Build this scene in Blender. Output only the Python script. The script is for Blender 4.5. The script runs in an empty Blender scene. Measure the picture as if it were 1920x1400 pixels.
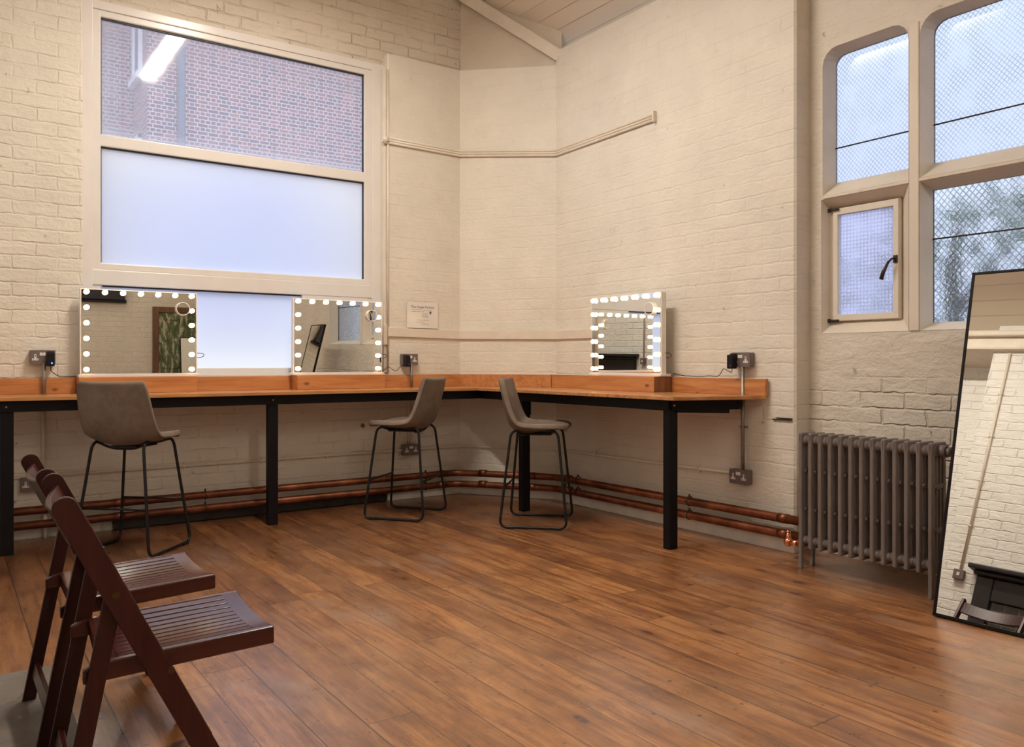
import bpy, bmesh, math, random
from mathutils import Vector, Matrix
from mathutils.geometry import tessellate_polygon
random.seed(7)
R = math.radians
col = bpy.context.scene.collection

# ------------------------------------------------------------------ node helpers
class NT:
    def __init__(s, name):
        s.m = bpy.data.materials.new(name); s.m.use_nodes = True
        s.t = s.m.node_tree; s.t.nodes.clear()
        s.out = s.t.nodes.new('ShaderNodeOutputMaterial')
    def n(s, typ, **kw):
        nd = s.t.nodes.new('ShaderNode' + typ)
        for k, v in kw.items():
            if k.startswith('_'): setattr(nd, k[1:], v)
        for k, v in kw.items():
            if not k.startswith('_'): s.set(nd, k, v)
        return nd
    def set(s, nd, k, v):
        k2 = k.replace('__', ' ')
        if k2.startswith('i') and k2[1:].isdigit(): inp = nd.inputs[int(k2[1:])]
        else: inp = nd.inputs[k2]
        if isinstance(v, bpy.types.Node): v = v.outputs[0]
        if isinstance(v, bpy.types.NodeSocket): s.t.links.new(v, inp)
        else:
            if isinstance(v, (tuple, list)) and len(v) == 3 and inp.type == 'RGBA': v = (*v, 1)
            inp.default_value = v
    def math(s, op, a, b=0.0, c=None, clamp=False):
        nd = s.n('Math', _operation=op, _use_clamp=clamp, i0=a, i1=b)
        if c is not None: s.set(nd, 'i2', c)
        return nd.outputs[0]
    def mix(s, f, a, b, mode='MIX'):
        nd = s.n('Mix', _data_type='RGBA', _blend_type=mode)
        s.set(nd, 'i0', f); s.set(nd, 'i6', a); s.set(nd, 'i7', b)
        return nd.outputs[2]
    def ramp(s, f, stops):
        nd = s.n('ValToRGB'); s.set(nd, 'i0', f)
        e = nd.color_ramp.elements
        while len(e) < len(stops): e.new(0.5)
        for el, (p, c) in zip(e, stops):
            el.position = p
            el.color = (*c, 1) if isinstance(c, (tuple, list)) else (c, c, c, 1)
        return nd.outputs[0]
    def noise(s, vec, scale, detail=3.0, rough=0.5, dist=0.0):
        nd = s.n('TexNoise', Scale=scale, Detail=detail, Roughness=rough, Distortion=dist)
        if vec is not None: s.set(nd, 'Vector', vec)
        return nd.outputs[0]
    def pos(s):
        return s.n('NewGeometry').outputs['Position']
    def obj(s):
        return s.n('TexCoord').outputs['Object']
    def sep(s, v):
        nd = s.n('SeparateXYZ'); s.set(nd, 'i0', v); return nd.outputs
    def comb(s, x=0.0, y=0.0, z=0.0):
        nd = s.n('CombineXYZ', i0=x, i1=y, i2=z); return nd.outputs[0]
    def bump(s, h, strength=0.3, dist=0.01, normal=None):
        nd = s.n('Bump', Strength=strength, Distance=dist, Height=h)
        if normal is not None: s.set(nd, 'Normal', normal)
        return nd.outputs[0]
    def pr(s, color, rough=0.5, metal=0.0, normal=None, spec=0.5, **kw):
        nd = s.n('BsdfPrincipled'); s.set(nd, 'Base Color', color); s.set(nd, 'Roughness', rough)
        s.set(nd, 'Metallic', metal); s.set(nd, 'Specular IOR Level', spec)
        if normal is not None: s.set(nd, 'Normal', normal)
        for k, v in kw.items(): s.set(nd, k, v)
        s.fin(nd); return nd
    def fin(s, nd):
        s.t.links.new(nd.outputs[0], s.out.inputs['Surface'])

def plain(name, color, rough=0.5, metal=0.0, spec=0.5, var=0.12, nscale=6.0, bump=0.0, bscale=120.0, **kw):
    t = NT(name); o = t.obj()
    n = t.noise(o, nscale, 4.0, 0.6)
    dark = tuple(c * (1 - var) for c in color); lite = tuple(min(1, c * (1 + var)) for c in color)
    c = t.ramp(n, [(0.3, dark), (0.7, lite)])
    nm = t.bump(t.noise(o, bscale, 2.0), bump, 0.002) if bump else None
    t.pr(c, rough, metal, nm, spec, **kw)
    return t.m

M = {}
CREAM = (0.80, 0.745, 0.645)
def brick_paint(name, ax, ay, strength=0.55, tint=CREAM, off=(0.0, 0.0), smooth_above=None, joint=0.7):
    """Painted brickwork; ax, ay are the horizontal direction of the wall."""
    t = NT(name); P = t.pos(); sx = t.sep(P)
    u = t.math('ADD', t.math('MULTIPLY', sx[0], ax), t.math('MULTIPLY', sx[1], ay))
    u = t.math('ADD', u, off[0]); v = t.math('ADD', sx[2], off[1])
    wob = t.noise(P, 5.0, 3.0)
    wob2 = t.noise(P, 16.0, 2.0)
    uu = t.math('ADD', u, t.math('MULTIPLY', t.math('SUBTRACT', wob, 0.5), 0.05))
    vv = t.math('ADD', v, t.math('MULTIPLY', t.math('SUBTRACT', wob2, 0.5), 0.022))
    vec = t.comb(uu, vv, 0.0)
    def br(ms, sm):
        b = t.n('TexBrick', _offset=0.5, _squash=1.0, Vector=vec, Color1=(1, 1, 1), Color2=(0.86, 0.86, 0.86), Mortar=(0, 0, 0), Scale=1.0)
        t.set(b, 'Mortar Size', ms); t.set(b, 'Mortar Smooth', sm); t.set(b, 'Bias', 0.0)
        t.set(b, 'Brick Width', 0.26); t.set(b, 'Row Height', 0.089)
        return b.outputs[0]
    b = t.n('RGBToBW', i0=br(0.009, 0.85)).outputs[0]
    n1 = t.noise(P, 9.0, 5.0, 0.6); n2 = t.noise(P, 38.0, 4.0, 0.6); n3 = t.noise(P, 3.0, 4.0, 0.6)
    # mortar joints partly filled by paint
    vis = t.math('MULTIPLY', t.ramp(t.noise(P, 4.5, 4.0, 0.6), [(0.36, 0.10), (0.62, 1.0)]), joint)
    if smooth_above is not None:
        msk = t.ramp(t.math('ADD', t.math('MULTIPLY', t.math('SUBTRACT', sx[2], smooth_above), 2.2), t.math('MULTIPLY', n3, 0.3)), [(0.0, 1.0), (0.3, 0.0)])
        vis = t.math('MULTIPLY', vis, msk)
    h = t.math('MULTIPLY', t.math('SUBTRACT', b, 0.9), vis)
    n4 = t.noise(t.comb(t.math('MULTIPLY', u, 7.0), t.math('MULTIPLY', v, 16.0), 0.0), 1.0, 5.0, 0.62, 0.6)
    h = t.math('ADD', h, t.math('MULTIPLY', n1, 0.7))
    h = t.math('ADD', h, t.math('MULTIPLY', n4, 0.9))
    h = t.math('ADD', h, t.math('MULTIPLY', n2, 0.28))
    pits = t.ramp(t.noise(P, 14.0, 5.0, 0.65), [(0.26, 0.0), (0.33, 1.0)])
    h = t.math('ADD', h, t.math('MULTIPLY', pits, 0.5))
    nm = t.bump(h, strength, 0.014)
    d = tuple(c * 0.90 for c in tint)
    c = t.mix(t.ramp(n3, [(0.3, 0.0), (0.7, 1.0)]), d, tint)
    cav = t.math('MULTIPLY', t.math('SUBTRACT', 1.0, b), t.math('MULTIPLY', vis, 0.05), clamp=True)
    c = t.mix(cav, c, (0.36, 0.27, 0.19))
    stain = t.ramp(t.noise(P, 2.1, 6.0, 0.7), [(0.60, 0.0), (0.8, 0.22)])
    c = t.mix(stain, c, (0.52, 0.42, 0.30))
    c = t.mix(t.math('MULTIPLY', t.math('SUBTRACT', 1.0, pits), 0.42), c, (0.27, 0.19, 0.13))
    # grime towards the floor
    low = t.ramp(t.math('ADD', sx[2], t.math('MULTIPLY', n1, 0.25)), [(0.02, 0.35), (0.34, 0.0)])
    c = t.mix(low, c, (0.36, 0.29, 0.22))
    t.pr(c, 0.52, 0.0, nm, 0.35)
    M[name] = t.m
    return t.m

def wood(name, along, c_dark, c_mid, c_light, rough=0.3, knots=True, scale=1.0, bump=0.15, world=False, spec=0.5):
    t = NT(name); P = t.pos() if world else t.obj(); s = t.sep(P)
    ax = {'x': 0, 'y': 1, 'z': 2}[along]; oth = [i for i in range(3) if i != ax]
    vec = t.comb(t.math('MULTIPLY', s[oth[0]], 14.0 * scale), t.math('MULTIPLY', s[ax], 1.1 * scale), t.math('MULTIPLY', s[oth[1]], 14.0 * scale))
    g = t.noise(vec, 1.6, 5.0, 0.6, 0.9)
    fine = t.noise(t.comb(t.math('MULTIPLY', s[oth[0]], 120.0), t.math('MULTIPLY', s[ax], 3.0), t.math('MULTIPLY', s[oth[1]], 120.0)), 1.0, 2.0)
    c = t.ramp(g, [(0.28, c_dark), (0.5, c_mid), (0.72, c_light)])
    c = t.mix(t.math('MULTIPLY', fine, 0.25 if knots else 0.12), c, c_dark)
    if knots:
        vo = t.n('TexVoronoi', _feature='F1', Scale=1.0)
        t.set(vo, 'Vector', t.comb(t.math('MULTIPLY', s[oth[0]], 7.0), t.math('MULTIPLY', s[ax], 3.6), t.math('MULTIPLY', s[oth[1]], 7.0)))
        k = t.ramp(vo.outputs['Distance'], [(0.05, 1.0), (0.11, 0.0)])
        c = t.mix(t.math('MULTIPLY', k, 0.85), c, tuple(x * 0.35 for x in c_dark))
    nm = t.bump(t.math('ADD', g, t.math('MULTIPLY', fine, 0.5)), bump, 0.003)
    t.pr(c, rough, 0.0, nm, spec)
    M[name] = t.m
    return t.m

def floor_mat():
    t = NT('floor_boards'); P = t.pos(); s = t.sep(P)
    W, L = 0.162, 3.1
    xw = t.math('DIVIDE', t.math('ADD', s[0], 0.03), W)
    i = t.math('FLOOR', xw); fx = t.math('FRACT', xw)
    r1 = t.n('TexWhiteNoise', _noise_dimensions='1D'); t.set(r1, 'W', i); r1 = r1.outputs[0]
    yl = t.math('ADD', t.math('DIVIDE', s[1], L), t.math('MULTIPLY', r1, 7.3))
    j = t.math('FLOOR', yl); fy = t.math('FRACT', yl)
    r2 = t.n('TexWhiteNoise', _noise_dimensions='2D'); t.set(r2, 'Vector', t.comb(i, j, 0.0)); r2v = r2.outputs[0]
    # grain, shifted per board
    gx = t.math('ADD', t.math('MULTIPLY', s[0], 13.0), t.math('MULTIPLY', r2v, 31.0))
    gy = t.math('ADD', t.math('MULTIPLY', s[1], 1.0), t.math('MULTIPLY', r2v, 17.0))
    g = t.noise(t.comb(gx, gy, 0.0), 1.8, 6.0, 0.62, 1.1)
    fine = t.noise(t.comb(t.math('MULTIPLY', gx, 9.0), t.math('MULTIPLY', gy, 2.4), 0.0), 1.0, 3.0, 0.6)
    c = t.ramp(g, [(0.30, (0.170, 0.062, 0.021)), (0.45, (0.35, 0.150, 0.052)), (0.58, (0.48, 0.225, 0.080)), (0.72, (0.58, 0.31, 0.125))])
    tone = t.ramp(r2v, [(0.0, (0.66, 0.60, 0.56)), (0.5, (1.0, 0.97, 0.93)), (1.0, (1.28, 1.26, 1.2))])
    c = t.mix(0.75, c, tone, 'MULTIPLY')
    c = t.mix(t.math('MULTIPLY', t.math('SUBTRACT', fine, 0.36), 0.8, clamp=True), c, (0.15, 0.058, 0.022))
    mott = t.noise(t.comb(t.math('MULTIPLY', s[0], 7.0), t.math('MULTIPLY', s[1], 3.0), t.math('MULTIPLY', r2v, 5.0)), 1.0, 6.0, 0.7, 0.4)
    c = t.mix(t.ramp(mott, [(0.48, 0.0), (0.68, 0.7)]), c, (0.135, 0.048, 0.02))
    c = t.mix(t.ramp(mott, [(0.30, 0.45), (0.46, 0.0)]), c, (0.56, 0.30, 0.13))
    # wear: pale scuffed areas and dark soiled ones
    w1 = t.noise(P, 0.85, 5.0, 0.62); w2 = t.noise(P, 4.2, 5.0, 0.7)
    wear = t.math('MULTIPLY', t.ramp(w1, [(0.46, 0.0), (0.66, 1.0)]), t.ramp(w2, [(0.35, 0.2), (0.65, 1.0)]))
    c = t.mix(t.math('MULTIPLY', wear, 0.38), c, (0.46, 0.30, 0.17))
    soil = t.ramp(t.noise(P, 2.6, 6.0, 0.72), [(0.54, 0.0), (0.72, 1.0)])
    c = t.mix(t.math('MULTIPLY', soil, 0.55), c, (0.10, 0.045, 0.022))
    glz = t.ramp(t.noise(t.comb(t.math('MULTIPLY', s[0], 2.2), t.math('MULTIPLY', s[1], 1.0), 3.0), 1.3, 4.0, 0.6), [(0.58, 0.0), (0.72, 0.55)])
    c = t.mix(glz, c, (0.42, 0.29, 0.22))
    # worn greyer boards under the tall mirror, window light on them painted in too
    dx = t.math('SUBTRACT', s[0], 3.6); dy = t.math('SUBTRACT', s[1], 0.95)
    rr = t.math('SQRT', t.math('ADD', t.math('MULTIPLY', dx, dx), t.math('MULTIPLY', dy, dy)))
    pale = t.ramp(t.math('ADD', rr, t.math('MULTIPLY', w2, 0.5)), [(0.55, 1.0), (1.35, 0.0)])
    c = t.mix(t.math('MULTIPLY', pale, 0.85), c, (0.60, 0.47, 0.32))
    # shade painted in: darker towards the counter, the left and under the radiator
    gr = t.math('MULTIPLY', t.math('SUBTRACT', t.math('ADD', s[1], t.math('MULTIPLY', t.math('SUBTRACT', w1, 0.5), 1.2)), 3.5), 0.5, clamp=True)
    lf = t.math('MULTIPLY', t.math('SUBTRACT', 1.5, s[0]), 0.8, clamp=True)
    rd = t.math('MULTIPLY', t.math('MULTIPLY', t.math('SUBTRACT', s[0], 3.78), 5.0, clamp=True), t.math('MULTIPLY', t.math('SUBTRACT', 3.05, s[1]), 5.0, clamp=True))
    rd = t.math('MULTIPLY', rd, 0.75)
    shade = t.math('ADD', t.math('MULTIPLY', gr, 0.8), t.math('MAXIMUM', t.math('MULTIPLY', lf, 0.25), rd), clamp=True)
    c = t.mix(shade, c, t.mix(1.0, c, (0.34, 0.29, 0.27), 'MULTIPLY'))
    # knots
    vo = t.n('TexVoronoi', _feature='F1', Scale=1.0)
    t.set(vo, 'Vector', t.comb(t.math('ADD', t.math('MULTIPLY', s[0], 6.2), t.math('MULTIPLY', r2v, 9.0)), t.math('MULTIPLY', s[1], 2.6), 0.0))
    kd = t.math('ADD', vo.outputs['Distance'], t.math('MULTIPLY', t.math('LESS_THAN', t.sep(vo.outputs['Color'])[0], 0.30), 9.0))
    k = t.ramp(kd, [(0.065, 1.0), (0.13, 0.0)])
    halo = t.ramp(kd, [(0.12, 0.5), (0.34, 0.0)])
    c = t.mix(halo, c, (0.20, 0.07, 0.025))
    c = t.mix(t.math('MULTIPLY', k, 0.85), c, (0.05, 0.016, 0.007))
    vn = t.n('TexVoronoi', _feature='F1', Scale=15.0); t.set(vn, 'Vector', P)
    spot = t.math('MULTIPLY', t.ramp(vn.outputs['Distance'], [(0.09, 1.0), (0.16, 0.0)]), t.ramp(w2, [(0.48, 0.0), (0.56, 1.0)]))
    c = t.mix(t.math('MULTIPLY', spot, 0.75), c, (0.04, 0.018, 0.01))
    # gaps between boards and board ends
    e = t.math('MINIMUM', fx, t.math('SUBTRACT', 1.0, fx))
    gw = t.math('ADD', 0.011, t.math('MULTIPLY', t.math('GREATER_THAN', r1, 0.72), 0.010))
    gap = t.math('LESS_THAN', e, gw)
    e2 = t.math('MULTIPLY', t.math('MINIMUM', fy, t.math('SUBTRACT', 1.0, fy)), L)
    gap2 = t.math('LESS_THAN', e2, 0.0022)
    gp = t.math('MAXIMUM', gap, gap2)
    c = t.mix(t.math('MULTIPLY', gp, 0.8), c, (0.025, 0.012, 0.007))
    h = t.math('SUBTRACT', t.math('ADD', t.math('MULTIPLY', g, 0.16), t.math('MULTIPLY', r2v, 0.18)), gp)
    crown = t.math('MULTIPLY', t.math('SUBTRACT', 0.5, e), -0.6)
    h = t.math('ADD', h, crown)
    h = t.math('ADD', h, t.math('MULTIPLY', t.noise(P, 6.0, 3.0), 0.25))
    nm = t.bump(h, 0.28, 0.006)
    ro = t.ramp(t.math('ADD', t.math('MULTIPLY', w2, 0.6), t.math('MULTIPLY', fine, 0.4)), [(0.25, 0.20), (0.75, 0.42)])
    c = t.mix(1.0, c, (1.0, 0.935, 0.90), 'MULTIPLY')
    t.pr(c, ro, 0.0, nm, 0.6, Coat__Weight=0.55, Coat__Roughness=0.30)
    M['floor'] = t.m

def pane_clear():
    t = NT('clear_glass_dirty'); P = t.pos(); s = t.sep(P)
    tr = t.n('BsdfTransparent', Color=(0.93, 0.95, 1.0))
    tl = t.n('BsdfTranslucent', Color=(0.80, 0.86, 1.0))
    df = t.n('BsdfDiffuse', Color=(0.75, 0.75, 0.8))
    add = t.n('MixShader', i0=0.3, i1=tl, i2=df)
    # grime collects at the pane's edges and top left
    d = t.noise(P, 3.0, 5.0, 0.7)
    ex = t.ramp(t.math('SUBTRACT', s[0], 0.89), [(0.0, 0.30), (0.14, 0.06), (0.5, 0.0)])
    ez = t.ramp(t.math('SUBTRACT', 3.56, s[2]), [(0.0, 0.22), (0.3, 0.0)])
    ez2 = t.ramp(t.math('SUBTRACT', s[2], 2.73), [(0.0, 0.16), (0.1, 0.0)])
    f = t.math('ADD', t.math('ADD', ex, ez), t.math('ADD', ez2, t.math('MULTIPLY', d, 0.16)))
    f = t.math('ADD', f, 0.34)
    m1 = t.n('MixShader', i0=f, i1=tr, i2=add)
    gl = t.n('BsdfGlossy', Color=(1, 1, 1), Roughness=0.045)
    fr = t.n('Fresnel', IOR=1.5)
    m2 = t.n('MixShader', i0=t.math('MULTIPLY', fr.outputs[0], 1.6), i1=m1, i2=gl)
    t.fin(m2); M['pane_clear'] = t.m

def pane_frost():
    t = NT('frosted_glass'); P = t.pos()
    q = t.sep(P)
    dx = t.math('DIVIDE', t.math('SUBTRACT', q[0], 1.75), 1.25); dz = t.math('DIVIDE', t.math('SUBTRACT', q[2], 2.02), 0.85)
    rr = t.math('ADD', t.math('MULTIPLY', dx, dx), t.math('MULTIPLY', dz, dz))
    rr = t.math('ADD', rr, t.math('MULTIPLY', t.math('SUBTRACT', t.noise(P, 1.1, 1.0, 0.4), 0.5), 0.5))
    c = t.ramp(rr, [(0.05, (0.70, 0.77, 0.99)), (0.95, (0.97, 0.985, 1.0))])  # uneven daylight painted into the tint: bluer centre, whiter edges
    tl = t.n('BsdfTranslucent', Color=c)
    df = t.n('BsdfDiffuse', Color=(0.72, 0.76, 0.85))
    m1 = t.n('MixShader', i0=0.22, i1=tl, i2=df)
    gl = t.n('BsdfGlossy', Color=(1, 1, 1), Roughness=0.35)
    fr = t.n('Fresnel', IOR=1.45)
    m2 = t.n('MixShader', i0=fr.outputs[0], i1=m1, i2=gl)
    t.fin(m2); M['pane_frost'] = t.m

def pane_wired(name, period, diamond, dark, line=0.11, wmix=0.5, tint=(0.42, 0.435, 0.485), tr=0.30):
    t = NT(name); P = t.pos(); s = t.sep(P)
    u, v = s[1], s[2]
    if diamond:
        v = t.math('MULTIPLY', v, 0.85)
        a = t.math('ADD', u, v); b = t.math('SUBTRACT', u, v)
    else: a, b = u, v
    def ln(q):
        f = t.math('FRACT', t.math('DIVIDE', q, period))
        e = t.math('ABSOLUTE', t.math('SUBTRACT', f, 0.5))
        return t.ramp(e, [(line * 0.6, 1.0), (line * 1.5, 0.0)])
    wire = t.math('MAXIMUM', ln(a), ln(b))
    wire = t.math('MULTIPLY', wire, t.ramp(t.noise(P, 9.0, 3.0), [(0.25, 0.35), (0.6, 1.0)]))
    rough_n = t.bump(t.noise(P, 60.0, 3.0), 0.5, 0.01)
    rf = t.n('BsdfRefraction', Color=tint, Roughness=0.16, IOR=1.06, Normal=rough_n)
    tl = t.n('BsdfTranslucent', Color=tuple(c * 0.9 for c in tint))
    m0 = t.n('MixShader', i0=tr, i1=rf, i2=tl)
    wd = t.n('BsdfDiffuse', Color=dark)
    m1 = t.n('MixShader', i0=t.math('MULTIPLY', wire, wmix), i1=m0, i2=wd)
    gl = t.n('BsdfGlossy', Color=(1, 1, 1), Roughness=0.1)
    fr = t.n('Fresnel', IOR=1.45)
    m2 = t.n('MixShader', i0=t.math('MULTIPLY', fr.outputs[0], 0.25), i1=m1, i2=gl)
    t.fin(m2); M[name] = t.m

def red_brick(name, ax, ay):
    t = NT(name); P = t.pos(); s = t.sep(P)
    u = t.math('ADD', t.math('MULTIPLY', s[0], ax), t.math('MULTIPLY', s[1], ay))
    b = t.n('TexBrick', _offset=0.5, _squash=0.5, _squash_frequency=2, Color1=(0.0, 0.0, 0.0), Color2=(1, 1, 1), Mortar=(0.5, 0.5, 0.5), Scale=1.0)
    t.set(b, 'Vector', t.comb(u, s[2], 0.0)); t.set(b, 'Mortar Size', 0.010); t.set(b, 'Mortar Smooth', 0.1)
    t.set(b, 'Brick Width', 0.245); t.set(b, 'Row Height', 0.092)
    c = t.ramp(b.outputs[0], [(0.05, (0.10, 0.066, 0.075)), (0.45, (0.19, 0.080, 0.072)), (0.75, (0.30, 0.10, 0.080)), (1.0, (0.37, 0.14, 0.11))])
    c = t.mix(t.math('MULTIPLY', t.noise(P, 0.7, 4.0), 0.5), c, (0.15, 0.085, 0.085))
    c = t.mix(b.outputs['Fac'], c, (0.56, 0.48, 0.45))
    t.pr(c, 0.9, 0.0, None, 0.1); M[name] = t.m

def metal_lamp(name, color, strength):
    t = NT(name)
    e = t.n('Emission', Color=color, Strength=strength); t.fin(e); M[name] = t.m

def door_mat():
    t = NT('peeling_green_paint'); P = t.pos(); s = t.sep(P)
    n = t.noise(t.comb(t.math('MULTIPLY', s[0], 9.0), 0.0, t.math('MULTIPLY', s[2], 2.6)), 1.4, 7.0, 0.72, 0.6)
    n2 = t.noise(P, 7.0, 5.0, 0.7)
    c = t.ramp(n, [(0.40, (0.06, 0.085, 0.03)), (0.52, (0.11, 0.15, 0.055)), (0.56, (0.46, 0.43, 0.30)), (0.66, (0.55, 0.47, 0.33)), (0.72, (0.16, 0.085, 0.04))])
    c = t.mix(t.ramp(n2, [(0.55, 0.0), (0.7, 0.7)]), c, (0.13, 0.065, 0.03))
    t.pr(c, 0.5, 0.0, t.bump(n, 0.5, 0.01)); M['door'] = t.m

def boards_ceiling(name, flat=False):
    t = NT(name); P = t.pos(); s = t.sep(P)
    q = s[0] if flat else t.math('MULTIPLY', s[0], 1.72)
    w = t.math('DIVIDE', q, 0.16)
    f = t.math('FRACT', w); e = t.math('MINIMUM', f, t.math('SUBTRACT', 1.0, f))
    i = t.math('FLOOR', w)
    r = t.n('TexWhiteNoise', _noise_dimensions='1D'); t.set(r, 'W', i)
    gap = t.math('MULTIPLY', t.math('LESS_THAN', e, 0.02), t.ramp(t.noise(t.comb(t.math('MULTIPLY', i, 3.1), t.math('MULTIPLY', s[1], 0.8), 0.0), 1.0, 3.0), [(0.42, 0.15), (0.62, 1.0)]))
    c = t.mix(r.outputs[0], (0.70, 0.60, 0.48), (0.76, 0.67, 0.54))
    c = t.mix(t.math('MULTIPLY', gap, 0.8), c, (0.12, 0.08, 0.05))
    h = t.math('SUBTRACT', t.math('MULTIPLY', t.noise(P, 20.0, 3.0), 0.2), gap)
    t.pr(c, 0.5, 0.0, t.bump(h, 0.4, 0.006), 0.4); M[name] = t.m

def slab_mat():
    t = NT('hearth_stone'); P = t.pos()
    n = t.noise(P, 4.0, 6.0, 0.7); v = t.n('TexVoronoi', _feature='DISTANCE_TO_EDGE', Scale=2.2); t.set(v, 'Vector', t.n('VectorMath', _operation='ADD', i0=P, i1=t.comb(n, n, n)).outputs[0])
    c = t.ramp(n, [(0.3, (0.13, 0.105, 0.085)), (0.6, (0.21, 0.18, 0.15)), (0.8, (0.28, 0.25, 0.21))])
    c = t.mix(t.ramp(v.outputs[0], [(0.0, 0.7), (0.012, 0.0)]), c, (0.05, 0.04, 0.03))
    t.pr(c, 0.55, 0.0, t.bump(n, 0.3, 0.01)); M['slab'] = t.m

def tile_mat():
    t = NT('black_tiles'); P = t.pos(); s = t.sep(P)
    b = t.n('TexBrick', _offset=0.0, Color1=(0.014, 0.012, 0.012), Color2=(0.02, 0.018, 0.018), Mortar=(0.10, 0.09, 0.08), Scale=1.0)
    t.set(b, 'Vector', t.comb(s[1], s[2], 0.0)); t.set(b, 'Mortar Size', 0.004); t.set(b, 'Brick Width', 0.11); t.set(b, 'Row Height', 0.11)
    t.pr(b.outputs[0], 0.15); M['tiles'] = t.m

def suede():
    t = NT('taupe_suede'); P = t.obj()
    n = t.noise(P, 7.0, 5.0, 0.65); f = t.noise(P, 260.0, 2.0)
    c = t.ramp(n, [(0.28, (0.145, 0.108, 0.082)), (0.5, (0.205, 0.157, 0.122)), (0.74, (0.275, 0.218, 0.174))])
    c = t.mix(t.math('MULTIPLY', f, 0.2), c, (0.16, 0.118, 0.09))
    t.pr(c, 0.62, 0.0, t.bump(t.math('ADD', n, t.math('MULTIPLY', f, 0.4)), 0.12, 0.004), 0.35); M['suede'] = t.m

def copper():
    t = NT('aged_copper'); P = t.pos()
    n = t.noise(P, 5.0, 5.0, 0.65); f = t.noise(P, 40.0, 3.0, 0.6)
    c = t.ramp(n, [(0.30, (0.115, 0.042, 0.024)), (0.52, (0.25, 0.088, 0.046)), (0.70, (0.47, 0.18, 0.095))])
    r = t.ramp(f, [(0.3, 0.34), (0.7, 0.52)])
    t.pr(c, r, 0.9, t.bump(f, 0.06, 0.002)); M['copper'] = t.m

CEIL = (0.72, 0.64, 0.52)
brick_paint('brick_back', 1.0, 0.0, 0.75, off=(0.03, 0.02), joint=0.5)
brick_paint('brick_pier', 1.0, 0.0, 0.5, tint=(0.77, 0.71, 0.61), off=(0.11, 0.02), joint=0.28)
brick_paint('brick_corner_shaded', 0.55, -0.835, 0.4, tint=(0.69, 0.60, 0.485), joint=0.2)  # upper panel's overhang shade put into a darker tint
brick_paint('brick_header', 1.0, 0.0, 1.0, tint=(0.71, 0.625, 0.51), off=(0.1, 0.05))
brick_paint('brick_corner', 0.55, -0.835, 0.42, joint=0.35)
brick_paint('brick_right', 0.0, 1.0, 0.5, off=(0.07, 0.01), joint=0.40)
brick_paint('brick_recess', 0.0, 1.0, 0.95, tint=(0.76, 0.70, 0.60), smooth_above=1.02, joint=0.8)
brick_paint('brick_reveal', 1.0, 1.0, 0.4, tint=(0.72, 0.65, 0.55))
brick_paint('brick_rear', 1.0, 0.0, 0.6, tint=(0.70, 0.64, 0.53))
brick_paint('brick_left', 0.0, 1.0, 0.8, tint=(0.88, 0.86, 0.80))  # lighter, cooler tint stands in for window light on this side
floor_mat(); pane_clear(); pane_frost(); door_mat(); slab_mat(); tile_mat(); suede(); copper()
pane_wired('pane_diamond', 0.026, True, (0.28, 0.34, 0.50), 0.10, 0.5)
pane_wired('pane_diamond_dark', 0.033, True, (0.075, 0.085, 0.115), 0.10, 0.6, (0.44, 0.45, 0.45), 0.22)
pane_wired('pane_square', 0.022, False, (0.36, 0.36, 0.50), 0.13, 0.5, (0.46, 0.46, 0.57), 0.7)
red_brick('red_brick_x', 1.0, 0.0); red_brick('red_brick_y', 0.0, 1.0)
boards_ceiling('ceiling_boards'); boards_ceiling('ceiling_flat', True)
metal_lamp('bulb_glow', (1.0, 0.72, 0.40), 10.0)
metal_lamp('tube_glow', (1.0, 0.93, 0.84), 16.0)
metal_lamp('blue_led', (0.03, 0.16, 1.0), 12.0)
metal_lamp('blue_dim', (0.03, 0.06, 0.25), 1.0)
wood('pine_x', 'x', (0.38, 0.135, 0.042), (0.56, 0.225, 0.075), (0.66, 0.32, 0.12), 0.3)
wood('pine_y', 'y', (0.38, 0.135, 0.042), (0.56, 0.225, 0.075), (0.66, 0.32, 0.12), 0.3)
wood('pine_top', 'x', (0.36, 0.15, 0.052), (0.52, 0.245, 0.09), (0.64, 0.35, 0.15), 0.22)
wood('pine_end', 'z', (0.17, 0.07, 0.03), (0.25, 0.11, 0.045), (0.31, 0.15, 0.06), 0.5, knots=False)
wood('mahogany_x', 'x', (0.046, 0.0090, 0.0068), (0.072, 0.0145, 0.0105), (0.100, 0.024, 0.016), 0.22, knots=False, bump=0.0, spec=0.5)
wood('mahogany_z', 'z', (0.034, 0.0070, 0.0060), (0.052, 0.0112, 0.0088), (0.072, 0.017, 0.0125), 0.36, knots=False, bump=0.0, spec=0.35)
wood('old_brown', 'z', (0.07, 0.032, 0.015), (0.14, 0.065, 0.03), (0.22, 0.11, 0.055), 0.5, knots=False)
M['upvc'] = plain('white_upvc', (0.74, 0.70, 0.66), 0.28, 0, 0.5, 0.03)
M['gasket'] = plain('black_gasket', (0.02, 0.02, 0.025), 0.5)
M['stone'] = plain('cream_painted_stone', (0.74, 0.665, 0.56), 0.5, 0, 0.4, 0.07, 3.0, 0.35, 25.0)
M['cream'] = plain('cream_paint', (0.74, 0.66, 0.55), 0.4, 0, 0.45, 0.06, 8.0, 0.1, 60.0)
M['plaster'] = plain('cream_plaster', (0.73, 0.655, 0.53), 0.55, 0, 0.35, 0.06, 1.5, 0.25, 14.0)
M['casement'] = plain('cream_casement_paint', (0.76, 0.70, 0.60), 0.4, 0, 0.4, 0.05)
M['white'] = plain('white_gloss', (0.80, 0.77, 0.74), 0.3, 0, 0.5, 0.02)
M['black_steel'] = plain('black_painted_steel', (0.006, 0.005, 0.006), 0.5, 0.0, 0.2, 0.15, 8.0, 0.0)
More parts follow.
